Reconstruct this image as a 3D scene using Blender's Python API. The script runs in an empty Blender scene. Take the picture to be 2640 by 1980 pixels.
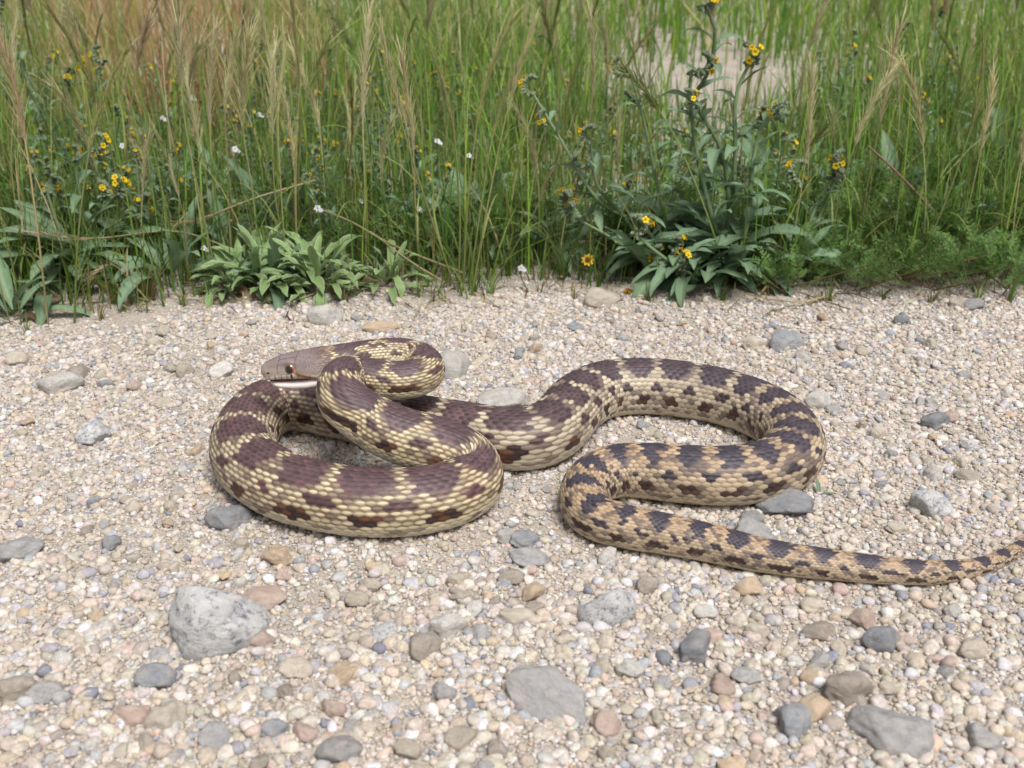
import bpy, bmesh, math, random
import numpy as np
from mathutils import Vector, Matrix

random.seed(7)
rng = np.random.default_rng(7)
R = math.radians
scene = bpy.context.scene
col = scene.collection

# ------------------------------------------------------------------ camera, sky, sun, exposure
CAM_H = 0.32
PITCH = R(24.0)
F_PX = 2830.0                      # focal length in photograph pixels (2640 wide)
cam_d = bpy.data.cameras.new('camera')
cam_d.sensor_width = 36.0
cam_d.lens = 36.0 * F_PX / 2640.0
cam_d.clip_start = 0.02
cam_d.clip_end = 500.0
cam_d.dof.use_dof = True
cam_d.dof.focus_distance = 0.68
cam_d.dof.aperture_fstop = 15.5
cam = bpy.data.objects.new('camera', cam_d)
cam.location = (0, 0, CAM_H)
cam.rotation_euler = (R(90) - PITCH, 0, 0)
col.objects.link(cam)
scene.camera = cam

SUN_EL, SUN_AZ = R(62), R(150)
world = bpy.data.worlds.new('World')
scene.world = world
world.use_nodes = True
wn, wl = world.node_tree.nodes, world.node_tree.links
wn.clear()
sky = wn.new('ShaderNodeTexSky')
sky.sky_type = 'NISHITA'
sky.sun_disc = False
sky.sun_elevation = SUN_EL
sky.sun_rotation = SUN_AZ
sky.dust_density = 4.0
hsv = wn.new('ShaderNodeHueSaturation')      # thin even overcast: a greyer sky
hsv.inputs['Saturation'].default_value = 0.32
bgn = wn.new('ShaderNodeBackground')
bgn.inputs['Strength'].default_value = 0.088
wo = wn.new('ShaderNodeOutputWorld')
wl.new(sky.outputs[0], hsv.inputs['Color'])
wl.new(hsv.outputs[0], bgn.inputs['Color'])
wl.new(bgn.outputs[0], wo.inputs['Surface'])

sun_d = bpy.data.lights.new('sun', 'SUN')
sun_d.energy = 2.8
sun_d.angle = R(24)
sun_d.color = (1.0, 0.975, 0.965)
sun = bpy.data.objects.new('sun', sun_d)
sdir = Vector((math.sin(SUN_AZ) * math.cos(SUN_EL), math.cos(SUN_AZ) * math.cos(SUN_EL), math.sin(SUN_EL)))
sun.rotation_euler = sdir.to_track_quat('Z', 'Y').to_euler()
sun.location = (1, -1, 3)
col.objects.link(sun)

vs = scene.view_settings
vs.view_transform = 'Standard'
vs.look = 'None'
vs.exposure = 0.5
vs.gamma = 1.0
vs.use_curve_mapping = False
scene.render.engine = 'CYCLES'
cy = scene.cycles
cy.max_bounces = 6
cy.diffuse_bounces = 3
cy.glossy_bounces = 2
cy.transmission_bounces = 4
cy.transparent_max_bounces = 8
cy.use_denoising = True
cy.use_adaptive_sampling = False

# ------------------------------------------------------------------ helpers
K = 2640.0 / 2212.0                 # survey sheet (2212 wide) to photograph pixels


def ray(dx, dy):
    u = (dx * K - 1320.0) / F_PX
    v = (dy * K - 990.0) / F_PX
    c, s = math.cos(PITCH), math.sin(PITCH)
    return np.array([u, c - v * s, -s - v * c])


def G(dx, dy, z=0.0):
    """world point at height z"""
    d = ray(dx, dy)
    t = (z - CAM_H) / d[2]
    return np.array([0, 0, CAM_H]) + d * t


def P(dx, dy, Y):
    """world point at distance Y along the ground"""
    d = ray(dx, dy)
    return np.array([0, 0, CAM_H]) + d * (Y / d[1])


def gz(x, y):
    """gentle relief of the ground"""
    return 0.0016 * np.sin(11 * x + 1.3) * np.cos(9 * y + .4) + 0.0010 * np.sin(23 * x + 17 * y) \
        + np.clip((y - 0.86) / 0.25, 0, 1) * (0.004 * np.sin(5 * x + 2) * np.sin(4 * y) + 0.004)


def tag(o, label=None, cat=None, group=None, kind=None):
    if label: o['label'] = label
    if cat: o['category'] = cat
    if group: o['group'] = group
    if kind: o['kind'] = kind
    return o


def mesh_np(name, V, F, C=None, smooth=True, mat=None):
    """V (n,3); F (m,k) faces, or a list of such arrays; C (n,3) linear colour per vertex"""
    me = bpy.data.meshes.new(name)
    V = np.asarray(V, dtype=np.float32)
    Fs = F if isinstance(F, list) else [F]
    Fs = [np.asarray(f, dtype=np.int32) for f in Fs if len(f)]
    nl = sum(f.size for f in Fs)
    nf = sum(len(f) for f in Fs)
    me.vertices.add(len(V)); me.vertices.foreach_set('co', V.ravel())
    me.loops.add(nl); me.loops.foreach_set('vertex_index', np.concatenate([f.ravel() for f in Fs]))
    tot = np.concatenate([np.full(len(f), f.shape[1], np.int32) for f in Fs])
    st = np.concatenate([[0], np.cumsum(tot)[:-1]]).astype(np.int32)
    me.polygons.add(nf)
    me.polygons.foreach_set('loop_start', st)
    me.polygons.foreach_set('loop_total', tot)
    me.polygons.foreach_set('use_smooth', np.full(nf, smooth, dtype=bool))
    if C is not None:
        a = me.color_attributes.new('Col', 'FLOAT_COLOR', 'POINT')
        cc = np.ones((len(V), 4), np.float32); cc[:, :3] = C
        a.data.foreach_set('color', cc.ravel())
    me.update(calc_edges=True)
    me.validate()
    if mat: me.materials.append(mat)
    return me


def link(name, data, parent=None, loc=None, rot=None, scl=None):
    o = bpy.data.objects.new(name, data)
    col.objects.link(o)
    if parent is not None: o.parent = parent
    if loc is not None: o.location = loc
    if rot is not None: o.rotation_euler = rot
    if scl is not None: o.scale = scl if hasattr(scl, '__len__') else (scl,) * 3
    return o


class Bag:
    """collects pieces of one mesh with vertex colours"""
    def __init__(s):
        s.V, s.F3, s.F4, s.C, s.n = [], [], [], [], 0

    def add(s, V, F, C):
        V = np.asarray(V, float); F = np.asarray(F, int)
        s.V.append(V)
        (s.F3 if F.shape[1] == 3 else s.F4).append(F + s.n)
        C = np.asarray(C, float)
        s.C.append(np.broadcast_to(C, (len(V), 3)))
        s.n += len(V)

    def mesh(s, name, mat, smooth=True):
        F = []
        if s.F3: F.append(np.concatenate(s.F3))
        if s.F4: F.append(np.concatenate(s.F4))
        return mesh_np(name, np.concatenate(s.V), F, np.concatenate(s.C), smooth, mat)


def tube(bag, pts, rad, colr, sides=5):
    pts = np.asarray(pts, float); n = len(pts)
    rad = np.broadcast_to(np.asarray(rad, float), (n,))
    T = np.gradient(pts, axis=0); T /= np.linalg.norm(T, axis=1)[:, None] + 1e-12
    ref = np.array([0.31, 0.9, 0.2]) if abs(T[0][2]) > .7 else np.array([0, 0, 1.0])
    A = np.cross(T, ref); A /= np.linalg.norm(A, axis=1)[:, None] + 1e-9
    B = np.cross(T, A)
    th = np.arange(sides) * 2 * math.pi / sides
    V = pts[:, None] + rad[:, None, None] * (np.cos(th)[None, :, None] * A[:, None] + np.sin(th)[None, :, None] * B[:, None])
    V = V.reshape(-1, 3)
    i = np.arange(n - 1)[:, None] * sides; j = np.arange(sides)[None]; j2 = (j + 1) % sides
    F = np.stack([i + j, i + j2, i + sides + j2, i + sides + j], -1).reshape(-1, 4)
    C = np.asarray(colr, float)
    if C.ndim == 2: C = np.repeat(C, sides, 0)
    bag.add(V, F, C)


def ribbon(bag, pts, wid, side, colr):
    pts = np.asarray(pts, float); n = len(pts)
    wid = np.broadcast_to(np.asarray(wid, float), (n,))[:, None]
    side = np.asarray(side, float)
    if side.ndim == 1: side = side[None]
    V = np.stack([pts - side * wid / 2, pts + side * wid / 2], 1).reshape(-1, 3)
    i = np.arange(n - 1)[:, None] * 2
    F = np.concatenate([i, i + 1, i + 3, i + 2], 1)
    C = np.asarray(colr, float)
    if C.ndim == 2: C = np.repeat(C, 2, 0)
    bag.add(V, F, C)


def curve(pts, n):
    """smooth curve through points, resampled to n"""
    p = np.asarray(pts, float)
    q = np.concatenate([[2 * p[0] - p[1]], p, [2 * p[-1] - p[-2]]])
    out = []
    m = 12
    for k in range(len(p) - 1):
        a, b, c, d = q[k:k + 4]
        t = np.linspace(0, 1, m, endpoint=False)[:, None]
        out.append(.5 * (2 * b + (c - a) * t + (2 * a - 5 * b + 4 * c - d) * t**2 + (3 * b - a - 3 * c + d) * t**3))
    out = np.concatenate(out + [p[-1:]])
    s = np.concatenate([[0], np.cumsum(np.linalg.norm(np.diff(out[:, :3], axis=0), axis=1))])
    ss = np.linspace(0, s[-1], n)
    return np.stack([np.interp(ss, s, out[:, k]) for k in range(p.shape[1])], 1)


def new_mat(name):
    m = bpy.data.materials.new(name); m.use_nodes = True
    nt = m.node_tree; b = nt.nodes['Principled BSDF']
    return m, nt.nodes, nt.links, b


def leaf_material(name, rough=0.6, transl=0.3):
    m, n, l, b = new_mat(name)
    at = n.new('ShaderNodeAttribute'); at.attribute_name = 'Col'
    oi = n.new('ShaderNodeObjectInfo')
    hs = n.new('ShaderNodeHueSaturation')
    mr = n.new('ShaderNodeMapRange'); mr.inputs['To Min'].default_value = .82; mr.inputs['To Max'].default_value = 1.18
    l.new(oi.outputs['Random'], mr.inputs['Value'])
    l.new(mr.outputs[0], hs.inputs['Value'])
    tc = n.new('ShaderNodeTexCoord')
    nz = n.new('ShaderNodeTexNoise'); nz.inputs['Scale'].default_value = 420
    l.new(tc.outputs['Object'], nz.inputs['Vector'])
    mx = n.new('ShaderNodeMix'); mx.data_type = 'RGBA'; mx.blend_type = 'MULTIPLY'; mx.inputs['Factor'].default_value = .35
    l.new(at.outputs['Color'], hs.inputs['Color'])
    l.new(hs.outputs[0], mx.inputs['A']); l.new(nz.outputs['Fac'], mx.inputs['B'])
    b.inputs['Roughness'].default_value = rough
    b.inputs['Specular IOR Level'].default_value = .3
    l.new(mx.outputs['Result'], b.inputs['Base Color'])
    tr = n.new('ShaderNodeBsdfTranslucent'); l.new(mx.outputs['Result'], tr.inputs['Color'])
    ms = n.new('ShaderNodeMixShader'); ms.inputs[0].default_value = transl
    l.new(b.outputs[0], ms.inputs[1]); l.new(tr.outputs[0], ms.inputs[2])
    l.new(ms.outputs[0], n['Material Output'].inputs['Surface'])
    return m


def stone_material(name, c1, c2, speck=None, speck_amt=0.0, scale=90.0, rough=.85, dust=.55):
    """mineral colours c1..c2 mottled, with dark or pale crystals"""
    m, n, l, b = new_mat(name)
    tc = n.new('ShaderNodeTexCoord')
    oi = n.new('ShaderNodeObjectInfo')
    ad = n.new('ShaderNodeVectorMath'); ad.operation = 'ADD'
    sc = n.new('ShaderNodeVectorMath'); sc.operation = 'SCALE'; sc.inputs[3].default_value = 37.0
    cmb = n.new('ShaderNodeCombineXYZ')
    for k in range(3): l.new(oi.outputs['Random'], cmb.inputs[k])
    l.new(cmb.outputs[0], sc.inputs[0]); l.new(sc.outputs[0], ad.inputs[1]); l.new(tc.outputs['Object'], ad.inputs[0])
    nz = n.new('ShaderNodeTexNoise'); nz.inputs['Scale'].default_value = 2.2; nz.inputs['Detail'].default_value = 6; nz.inputs['Roughness'].default_value = .7
    l.new(ad.outputs[0], nz.inputs['Vector'])
    rp = n.new('ShaderNodeValToRGB')
    rp.color_ramp.elements[0].position = .32; rp.color_ramp.elements[0].color = (*c1, 1)
    rp.color_ramp.elements[1].position = .66; rp.color_ramp.elements[1].color = (*c2, 1)
    l.new(nz.outputs['Fac'], rp.inputs[0])
    out = rp.outputs[0]
    if speck is not None:
        n2 = n.new('ShaderNodeTexNoise'); n2.inputs['Scale'].default_value = 4.5; n2.inputs['Detail'].default_value = 7; n2.inputs['Roughness'].default_value = .78
        l.new(ad.outputs[0], n2.inputs['Vector'])
        r2 = n.new('ShaderNodeValToRGB'); r2.color_ramp.elements[0].position = .50; r2.color_ramp.elements[1].position = .62
        l.new(n2.outputs['Fac'], r2.inputs[0])
        m2 = n.new('ShaderNodeMath'); m2.operation = 'MULTIPLY'; m2.inputs[1].default_value = speck_amt
        l.new(r2.outputs[0], m2.inputs[0])
        mx = n.new('ShaderNodeMix'); mx.data_type = 'RGBA'
        l.new(m2.outputs[0], mx.inputs['Factor']); l.new(out, mx.inputs['A']); mx.inputs['B'].default_value = (*speck, 1)
        out = mx.outputs['Result']
    hs = n.new('ShaderNodeHueSaturation')
    mr = n.new('ShaderNodeMapRange'); mr.inputs['To Min'].default_value = .8; mr.inputs['To Max'].default_value = 1.2
    l.new(oi.outputs['Random'], mr.inputs['Value']); l.new(mr.outputs[0], hs.inputs['Value'])
    l.new(out, hs.inputs['Color'])
    nd = n.new('ShaderNodeTexNoise'); nd.inputs['Scale'].default_value = 1.6; nd.inputs['Detail'].default_value = 6
    l.new(ad.outputs[0], nd.inputs['Vector'])
    rd = n.new('ShaderNodeMapRange'); rd.inputs['From Min'].default_value = .42; rd.inputs['From Max'].default_value = .75; rd.inputs['To Min'].default_value = .08; rd.inputs['To Max'].default_value = dust
    l.new(nd.outputs['Fac'], rd.inputs['Value'])
    dm = n.new('ShaderNodeMix'); dm.data_type = 'RGBA'; dm.inputs['B'].default_value = (.45, .40, .33, 1)
    l.new(rd.outputs[0], dm.inputs['Factor']); l.new(hs.outputs[0], dm.inputs['A'])
    l.new(dm.outputs['Result'], b.inputs['Base Color'])
    b.inputs['Roughness'].default_value = rough
    b.inputs['Specular IOR Level'].default_value = .25
    bp = n.new('ShaderNodeBump'); bp.inputs['Strength'].default_value = .5; bp.inputs['Distance'].default_value = .15
    n3 = n.new('ShaderNodeTexNoise'); n3.inputs['Scale'].default_value = 6; n3.inputs['Detail'].default_value = 8; n3.inputs['Roughness'].default_value = .75
    l.new(ad.outputs[0], n3.inputs['Vector']); l.new(n3.outputs['Fac'], bp.inputs['Height'])
    l.new(bp.outputs[0], b.inputs['Normal'])
    return m


# ------------------------------------------------------------------ the ground
def ground_material():
    m, n, l, b = new_mat('sandy_ground')
    tc = n.new('ShaderNodeTexCoord')
    vo = n.new('ShaderNodeTexVoronoi'); vo.inputs['Scale'].default_value = 1600
    l.new(tc.outputs['Object'], vo.inputs['Vector'])
    rp = n.new('ShaderNodeValToRGB'); e = rp.color_ramp.elements
    e[0].position = 0; e[0].color = (.33, .285, .24, 1); e[1].position = 1; e[1].color = (.50, .45, .395, 1)
    x = e.new(.5); x.color = (.43, .38, .325, 1)
    x = e.new(.12); x.color = (.25, .225, .20, 1)
    sep = n.new('ShaderNodeSeparateColor'); l.new(vo.outputs['Color'], sep.inputs[0])
    l.new(sep.outputs[0], rp.inputs[0])
    nz = n.new('ShaderNodeTexNoise'); nz.inputs['Scale'].default_value = 14; nz.inputs['Detail'].default_value = 5
    l.new(tc.outputs['Object'], nz.inputs['Vector'])
    r2 = n.new('ShaderNodeValToRGB'); r2.color_ramp.elements[0].position = .3; r2.color_ramp.elements[0].color = (.80, .79, .77, 1)
    r2.color_ramp.elements[1].position = .7; r2.color_ramp.elements[1].color = (1.08, 1.06, 1.02, 1)
    l.new(nz.outputs['Fac'], r2.inputs[0])
    mx = n.new('ShaderNodeMix'); mx.data_type = 'RGBA'; mx.blend_type = 'MULTIPLY'; mx.inputs['Factor'].default_value = 1
    l.new(rp.outputs[0], mx.inputs['A']); l.new(r2.outputs[0], mx.inputs['B'])
    l.new(mx.outputs['Result'], b.inputs['Base Color'])
    b.inputs['Roughness'].default_value = .95
    b.inputs['Specular IOR Level'].default_value = .1
    bp = n.new('ShaderNodeBump'); bp.inputs['Strength'].default_value = .8; bp.inputs['Distance'].default_value = .0006; bp.invert = True
    l.new(vo.outputs['Distance'], bp.inputs['Height']); l.new(bp.outputs[0], b.inputs['Normal'])
    return m


xs = np.concatenate([[-150, -60, -20, -8, -4, -2.4, -1.6], np.linspace(-1.2, 1.2, 161), [1.6, 2.4, 4, 8, 20, 60, 150]])
ys = np.concatenate([[-150, -60, -20, -6, -2, -.6], np.linspace(-.1, 2.4, 161), [2.8, 3.4, 4.4, 6, 9, 20, 60, 250]])
X, Y = np.meshgrid(xs, ys)
Z = gz(X, Y)
nx, ny = len(xs), len(ys)
ii = (np.arange(ny - 1)[:, None] * nx + np.arange(nx - 1)[None]).ravel()
tag(link('ground', mesh_np('ground', np.stack([X, Y, Z], -1).reshape(-1, 3),
         np.stack([ii, ii + 1, ii + nx + 1, ii + nx], 1), None, True, ground_material())), kind='structure')


# ------------------------------------------------------------------ stones
def stone_mesh(name, seed, sub=2, planes=11, soft=14.0, rough=.04, mat=None, flat=False, hmin=.62):
    """angular, worn pebble of half-size 1: a ball cut by random planes"""
    r = np.random.default_rng(seed)
    bm = bmesh.new()
    bmesh.ops.create_icosphere(bm, subdivisions=sub, radius=1.0)
    D = np.array([v.co[:] for v in bm.verts])
    Fc = np.array([[v.index for v in f.verts] for f in bm.faces])
    bm.free()
    N = r.normal(size=(planes, 3)); N /= np.linalg.norm(N, axis=1)[:, None]
    h = r.uniform(hmin, .98, planes)
    dn = np.clip(D @ N.T, .05, None)
    q = (dn / h)                                    # 1/r for each plane
    inv = (np.sum(q**soft, 1) + 1.0)**(1 / soft)
    rad = 1 / inv
    for k in range(6):
        w = r.normal(size=3) * (2.5 + 1.6 * k)
        rad *= 1 + rough / (1 + .5 * k) * np.sin(D @ w + r.uniform(0, 6))
    V = D * rad[:, None]
    return mesh_np(name, V, Fc, None, not flat, mat)


STONE = {
    'cream': stone_material('cream_stone', (.40, .34, .26), (.58, .52, .43)),
    'white': stone_material('white_stone', (.46, .44, .40), (.66, .635, .59), (.28, .28, .29), .55),
    'granite': stone_material('granite', (.46, .46, .46), (.70, .69, .66), (.17, .18, .22), 1.0, dust=.16),
    'grey': stone_material('grey_stone', (.27, .27, .275), (.43, .42, .41), (.17, .17, .18), .5),
    'slate': stone_material('slate_stone', (.17, .185, .21), (.29, .305, .33), (.40, .40, .40), .3),
    'pink': stone_material('pink_stone', (.40, .275, .225), (.55, .43, .365)),
    'tan': stone_material('tan_stone', (.43, .30, .19), (.58, .45, .32)),
    'brown': stone_material('brown_stone', (.27, .225, .185), (.41, .355, .30), (.18, .16, .145), .4),
}

# fine gravel: tens of thousands of grains, nobody could count them
GRAINS = bpy.data.collections.new('grain_shapes')


def grain_material():
    m, n, l, b = new_mat('gravel_grain')
    at = n.new('ShaderNodeAttribute'); at.attribute_type = 'INSTANCER'; at.attribute_name = 'grain_col'
    tc = n.new('ShaderNodeTexCoord')
    nz = n.new('ShaderNodeTexNoise'); nz.inputs['Scale'].default_value = 2.4; nz.inputs['Detail'].default_value = 4
    ad = n.new('ShaderNodeVectorMath'); ad.operation = 'MULTIPLY_ADD'
    ad.inputs[1].default_value = (1, 1, 1)
    l.new(tc.outputs['Object'], ad.inputs[0])
    sc = n.new('ShaderNodeVectorMath'); sc.operation = 'SCALE'; sc.inputs[3].default_value = 53.0
    l.new(at.outputs['Color'], sc.inputs[0]); l.new(sc.outputs[0], ad.inputs[2])
    l.new(ad.outputs[0], nz.inputs['Vector'])
    rp = n.new('ShaderNodeValToRGB'); rp.color_ramp.elements[0].position = .3; rp.color_ramp.elements[1].position = .7
    rp.color_ramp.elements[0].color = (.72, .72, .74, 1); rp.color_ramp.elements[1].color = (1.1, 1.1, 1.08, 1)
    l.new(nz.outputs['Fac'], rp.inputs[0])
    mx = n.new('ShaderNodeMix'); mx.data_type = 'RGBA'; mx.blend_type = 'MULTIPLY'; mx.inputs['Factor'].default_value = 1
    l.new(at.outputs['Color'], mx.inputs['A']); l.new(rp.outputs[0], mx.inputs['B'])
    l.new(mx.outputs['Result'], b.inputs['Base Color'])
    b.inputs['Roughness'].default_value = .8
    b.inputs['Specular IOR Level'].default_value = .25
    return m


gmat = grain_material()
for k in range(14):
    GRAINS.objects.link(bpy.data.objects.new('grain_%02d' % k, stone_mesh('grain_%02d' % k, 100 + k, 2, 8, 22, .06, gmat)))

PAL = np.array([(.50, .43, .33), (.55, .49, .40), (.44, .375, .28), (.56, .52, .45), (.47, .39, .30), (.50, .385, .31),
                (.41, .395, .375), (.33, .335, .34), (.20, .21, .235), (.58, .56, .53), (.52, .40, .27), (.34, .295, .25)])
PAL = PAL * np.array([.97, .972, 1.03]); PAL = PAL * .9 + np.array([.45, .40, .345]) * .1      # dusty
PW = np.array([.21, .20, .16, .13, .06, .032, .09, .05, .016, .05, .022, .03]); PW /= PW.sum()


def edge_y(x):
    """where the gravel ends and the meadow begins"""
    return 0.905 - 0.060 * np.clip((-x - .14) / .12, 0, 1) + .016 * np.sin(21 * x) + .012 * np.sin(47 * x + 1) + .007 * np.sin(113 * x + 2)


def make_gravel():
    sets = []

    def scatter(n, y0, y1, smin, smax, power, bury, fade=None):
        y = rng.uniform(y0, y1, n)
        x = rng.uniform(-1, 1, n) * (.30 + .52 * y)
        # patchiness: tracts of bare sand between tracts of grit
        pn = np.sin(9 * x + 2 * np.sin(7 * y)) * np.sin(13 * y + 1.5 * np.sin(8 * x + 2)) + .5 * np.sin(31 * x + 5) * np.sin(27 * y)
        keep = rng.uniform(0, 1, n) < np.clip(.78 + .35 * pn, .4, 1)
        if fade is not None: keep &= rng.uniform(0, 1, n) < fade(x, y)
        x, y = x[keep], y[keep]; n = len(x)
        s = smin + (smax - smin) * rng.uniform(0, 1, n)**power
        ax = np.stack([rng.uniform(.8, 1.25, n), rng.uniform(.75, 1.1, n), rng.uniform(.55, .95, n)], 1) * s[:, None] / 2
        z = gz(x, y) + ax[:, 2] * bury
        rot = np.stack([rng.normal(0, .25, n), rng.normal(0, .25, n), rng.uniform(0, 6.28, n)], 1)
        c = PAL[rng.choice(len(PAL), n, p=PW)] * rng.uniform(.82, 1.15, (n, 1)) * rng.uniform(.96, 1.04, (n, 3))
        sets.append((np.stack([x, y, z], 1), ax, rot, c))

    road = lambda x, y: np.clip((edge_y(x) + .015 - y) / .03, .06, 1)
    soil = lambda x, y: np.clip(1.0 - (y - edge_y(x)) / .5, 0, 1)
    scatter(225000, .22, .96, .0011, .0026, 1.0, .34, road)
    scatter(80000, .20, .96, .0021, .0048, 1.5, .38, road)
    scatter(19500, .20, .96, .0040, .0082, 2.2, .26, road)
    scatter(10000, .18, .50, .0038, .0092, 1.9, .30, road)
    scatter(4500, .50, .90, .0036, .0070, 1.6, .30, road)
    scatter(56000, .82, 1.4, .0010, .0034, 1.8, .3, soil)
    co = np.concatenate([s[0] for s in sets]); ax = np.concatenate([s[1] for s in sets])
    rot = np.concatenate([s[2] for s in sets]); c = np.concatenate([s[3] for s in sets])
    n = len(co)
    me = bpy.data.meshes.new('gravel')
    me.vertices.add(n); me.vertices.foreach_set('co', co.astype(np.float32).ravel())
    for nm, ty, d in (('scl', 'FLOAT_VECTOR', ax), ('rot', 'FLOAT_VECTOR', rot)):
        a = me.attributes.new(nm, ty, 'POINT'); a.data.foreach_set('vector', d.astype(np.float32).ravel())
    a = me.attributes.new('grain_col', 'FLOAT_COLOR', 'POINT')
    a.data.foreach_set('color', np.concatenate([c, np.ones((n, 1))], 1).astype(np.float32).ravel())
    a = me.attributes.new('idx', 'INT', 'POINT'); a.data.foreach_set('value', rng.integers(0, 14, n).astype(np.int32))
    me.materials.append(gmat)
    o = link('gravel', me)
    tag(o, 'fine beige gravel and coarse sand covering the track', 'gravel', kind='stuff')
    ng = bpy.data.node_groups.new('grain_scatter', 'GeometryNodeTree')
    ng.interface.new_socket('Geometry', in_out='INPUT', socket_type='NodeSocketGeometry')
    ng.interface.new_socket('Geometry', in_out='OUTPUT', socket_type='NodeSocketGeometry')
    N, L = ng.nodes, ng.links
    gi, go = N.new('NodeGroupInput'), N.new('NodeGroupOutput')
    ip = N.new('GeometryNodeInstanceOnPoints')
    ci = N.new('GeometryNodeCollectionInfo')
    ci.inputs['Collection'].default_value = GRAINS
    ci.inputs['Separate Children'].default_value = True
    ci.inputs['Reset Children'].default_value = True

    def attr(nm, ty):
        k = N.new('GeometryNodeInputNamedAttribute'); k.data_type = ty; k.inputs['Name'].default_value = nm
        return k.outputs['Attribute']
    L.new(gi.outputs[0], ip.inputs['Points'])
    L.new(ci.outputs[0], ip.inputs['Instance'])
    ip.inputs['Pick Instance'].default_value = True
    L.new(attr('idx', 'INT'), ip.inputs['Instance Index'])
    er = N.new('FunctionNodeEulerToRotation'); L.new(attr('rot', 'FLOAT_VECTOR'), er.inputs[0])
    L.new(er.outputs[0], ip.inputs['Rotation'])
    L.new(attr('scl', 'FLOAT_VECTOR'), ip.inputs['Scale'])
    L.new(ip.outputs[0], go.inputs[0])
    md = o.modifiers.new('grain_scatter', 'NODES'); md.node_group = ng


make_gravel()

# ------------------------------------------------------------------ the snake
# centre line from snout to tail: sheet x, sheet y, height of axis (mm; None = lying on the ground), radius (mm)
PATH = [
    (563.7, 804.0, 59, 3), (595, 797, 60.5, 8), (627.3, 791.3, 61.5, 10), (673.5, 788, 62, 11), (737, 782, 62.5, 10.6),
    (801, 773, 62.5, 10.9), (864.4, 769.5, 61.5, 11.2), (907, 778, 60, 11.4), (922, 798, 58.5, 11.6), (905, 817.5, 57, 11.8),
    (864.4, 825.5, 56, 12), (801, 820, 57, 12.4), (756, 814, 59, 12.8), (739, 825, 61, 13.2), (735, 851, 60, 13.9),
    (752, 879, 55, 14.8), (784, 903, 48, 15.6), (848.5, 938, 39, 16.6), (915, 960, 33, 17.3), (974, 978, 27, 17.6),
    (1014, 1004, 20, 17.8), (1021, 1036, None, 18), (991, 1062, None, 18.4), (928, 1082, None, 18.9), (832.6, 1090, None, 19.2),
    (737, 1083, None, 19.3), (628, 1058, None, 19.4), (558, 1020, None, 19.4), (527, 982, None, 19.4), (530, 938, None, 19.3),
    (560, 896, None, 19.2), (610, 874, None, 19.2), (667, 875, None, 19.2), (740, 890, None, 19.3), (830, 908, None, 19.4), (930, 926, None, 19.5),
    (1040, 944, None, 19.6), (1110, 953, None, 19.7), (1165, 946, None, 19.7), (1208, 918, None, 19.7), (1242, 878, None, 19.7), (1292, 848, None, 19.7),
    (1350, 839, None, 19.7), (1420, 839, None, 19.6), (1510, 850, None, 19.4), (1600, 872, None, 19.0), (1675, 906, None, 18.6), (1712, 945, None, 18.3),
    (1712, 982, None, 18.1), (1672, 1013, None, 17.9), (1590, 1030, None, 17.6), (1500, 1029, None, 17.3), (1420, 1022, None, 16.8),
    (1345, 1018, None, 16.0), (1290, 1032, None, 15.0), (1262, 1062, None, 13.8), (1263, 1096, None, 13.0), (1298, 1126, None, 12.3),
    (1366, 1143, None, 11.8), (1440, 1156, None, 11.2), (1540, 1176, None, 10.2), (1657, 1203, None, 9.1), (1803, 1222, None, 8.0),
    (1920, 1234, None, 7.1), (2006, 1238, None, 6.3), (2106, 1228, None, 5.0), (2170, 1203, None, 4.1), (2212, 1176, None, 3.3), (2236, 1155, None, 2.2), (2246, 1140, None, .9),
]
BELLY = .80


def snake_path():
    pts = []
    for dx, dy, z, r in PATH:
        r *= 1e-3
        zz = (r * BELLY + .0012) if z is None else z * 1e-3
        p = G(dx, dy, zz)
        pts.append((*p, r))
    c = curve(pts, 3400)
    # light smoothing of the axis
    k = np.exp(-.5 * (np.arange(-40, 41) / 13.0)**2); k /= k.sum()
    pad = np.concatenate([np.repeat(c[:1], 40, 0), c, np.repeat(c[-1:], 40, 0)])
    sm = np.stack([np.convolve(pad[:, j], k, 'valid') for j in range(4)], 1)
    w = np.clip(np.minimum(np.arange(len(c)), np.arange(len(c))[::-1]) / 60.0, 0, 1)[:, None]
    c = c * (1 - w) + sm * w
    s = np.concatenate([[0], np.cumsum(np.linalg.norm(np.diff(c[:, :3], axis=0), axis=1))])
    return c, s


def hash01(i, j, k=0):
    v = np.sin(i * 127.1 + j * 311.7 + k * 74.7) * 43758.5453
    return v - np.floor(v)


def smooth(a, b, x):
    t = np.clip((x - a) / (b - a), 0, 1)
    return t * t * (3 - 2 * t)


HEAD_S = np.array([0, 1.0, 3, 6, 10, 14, 18, 23, 28, 33, 38, 44, 52]) * 1e-3
HEAD_W = np.array([.3, 3.3, 5.1, 6.2, 6.9, 7.9, 9.0, 10.4, 11.9, 12.6, 12.0, 11.0, 10.6]) * 1e-3
HEAD_T = np.array([.3, 3.3, 4.8, 5.9, 7.1, 8.0, 8.5, 8.8, 9.3, 9.8, 10.1, 10.3, 10.5]) * 1e-3
HEAD_B = np.array([.3, 3.4, 4.6, 5.1, 5.3, 5.6, 5.7, 5.5, 5.2, 6.6, 9.2, 9.6, 9.2]) * 1e-3
ROWS = 29
DORSAL = R(122)


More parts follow.
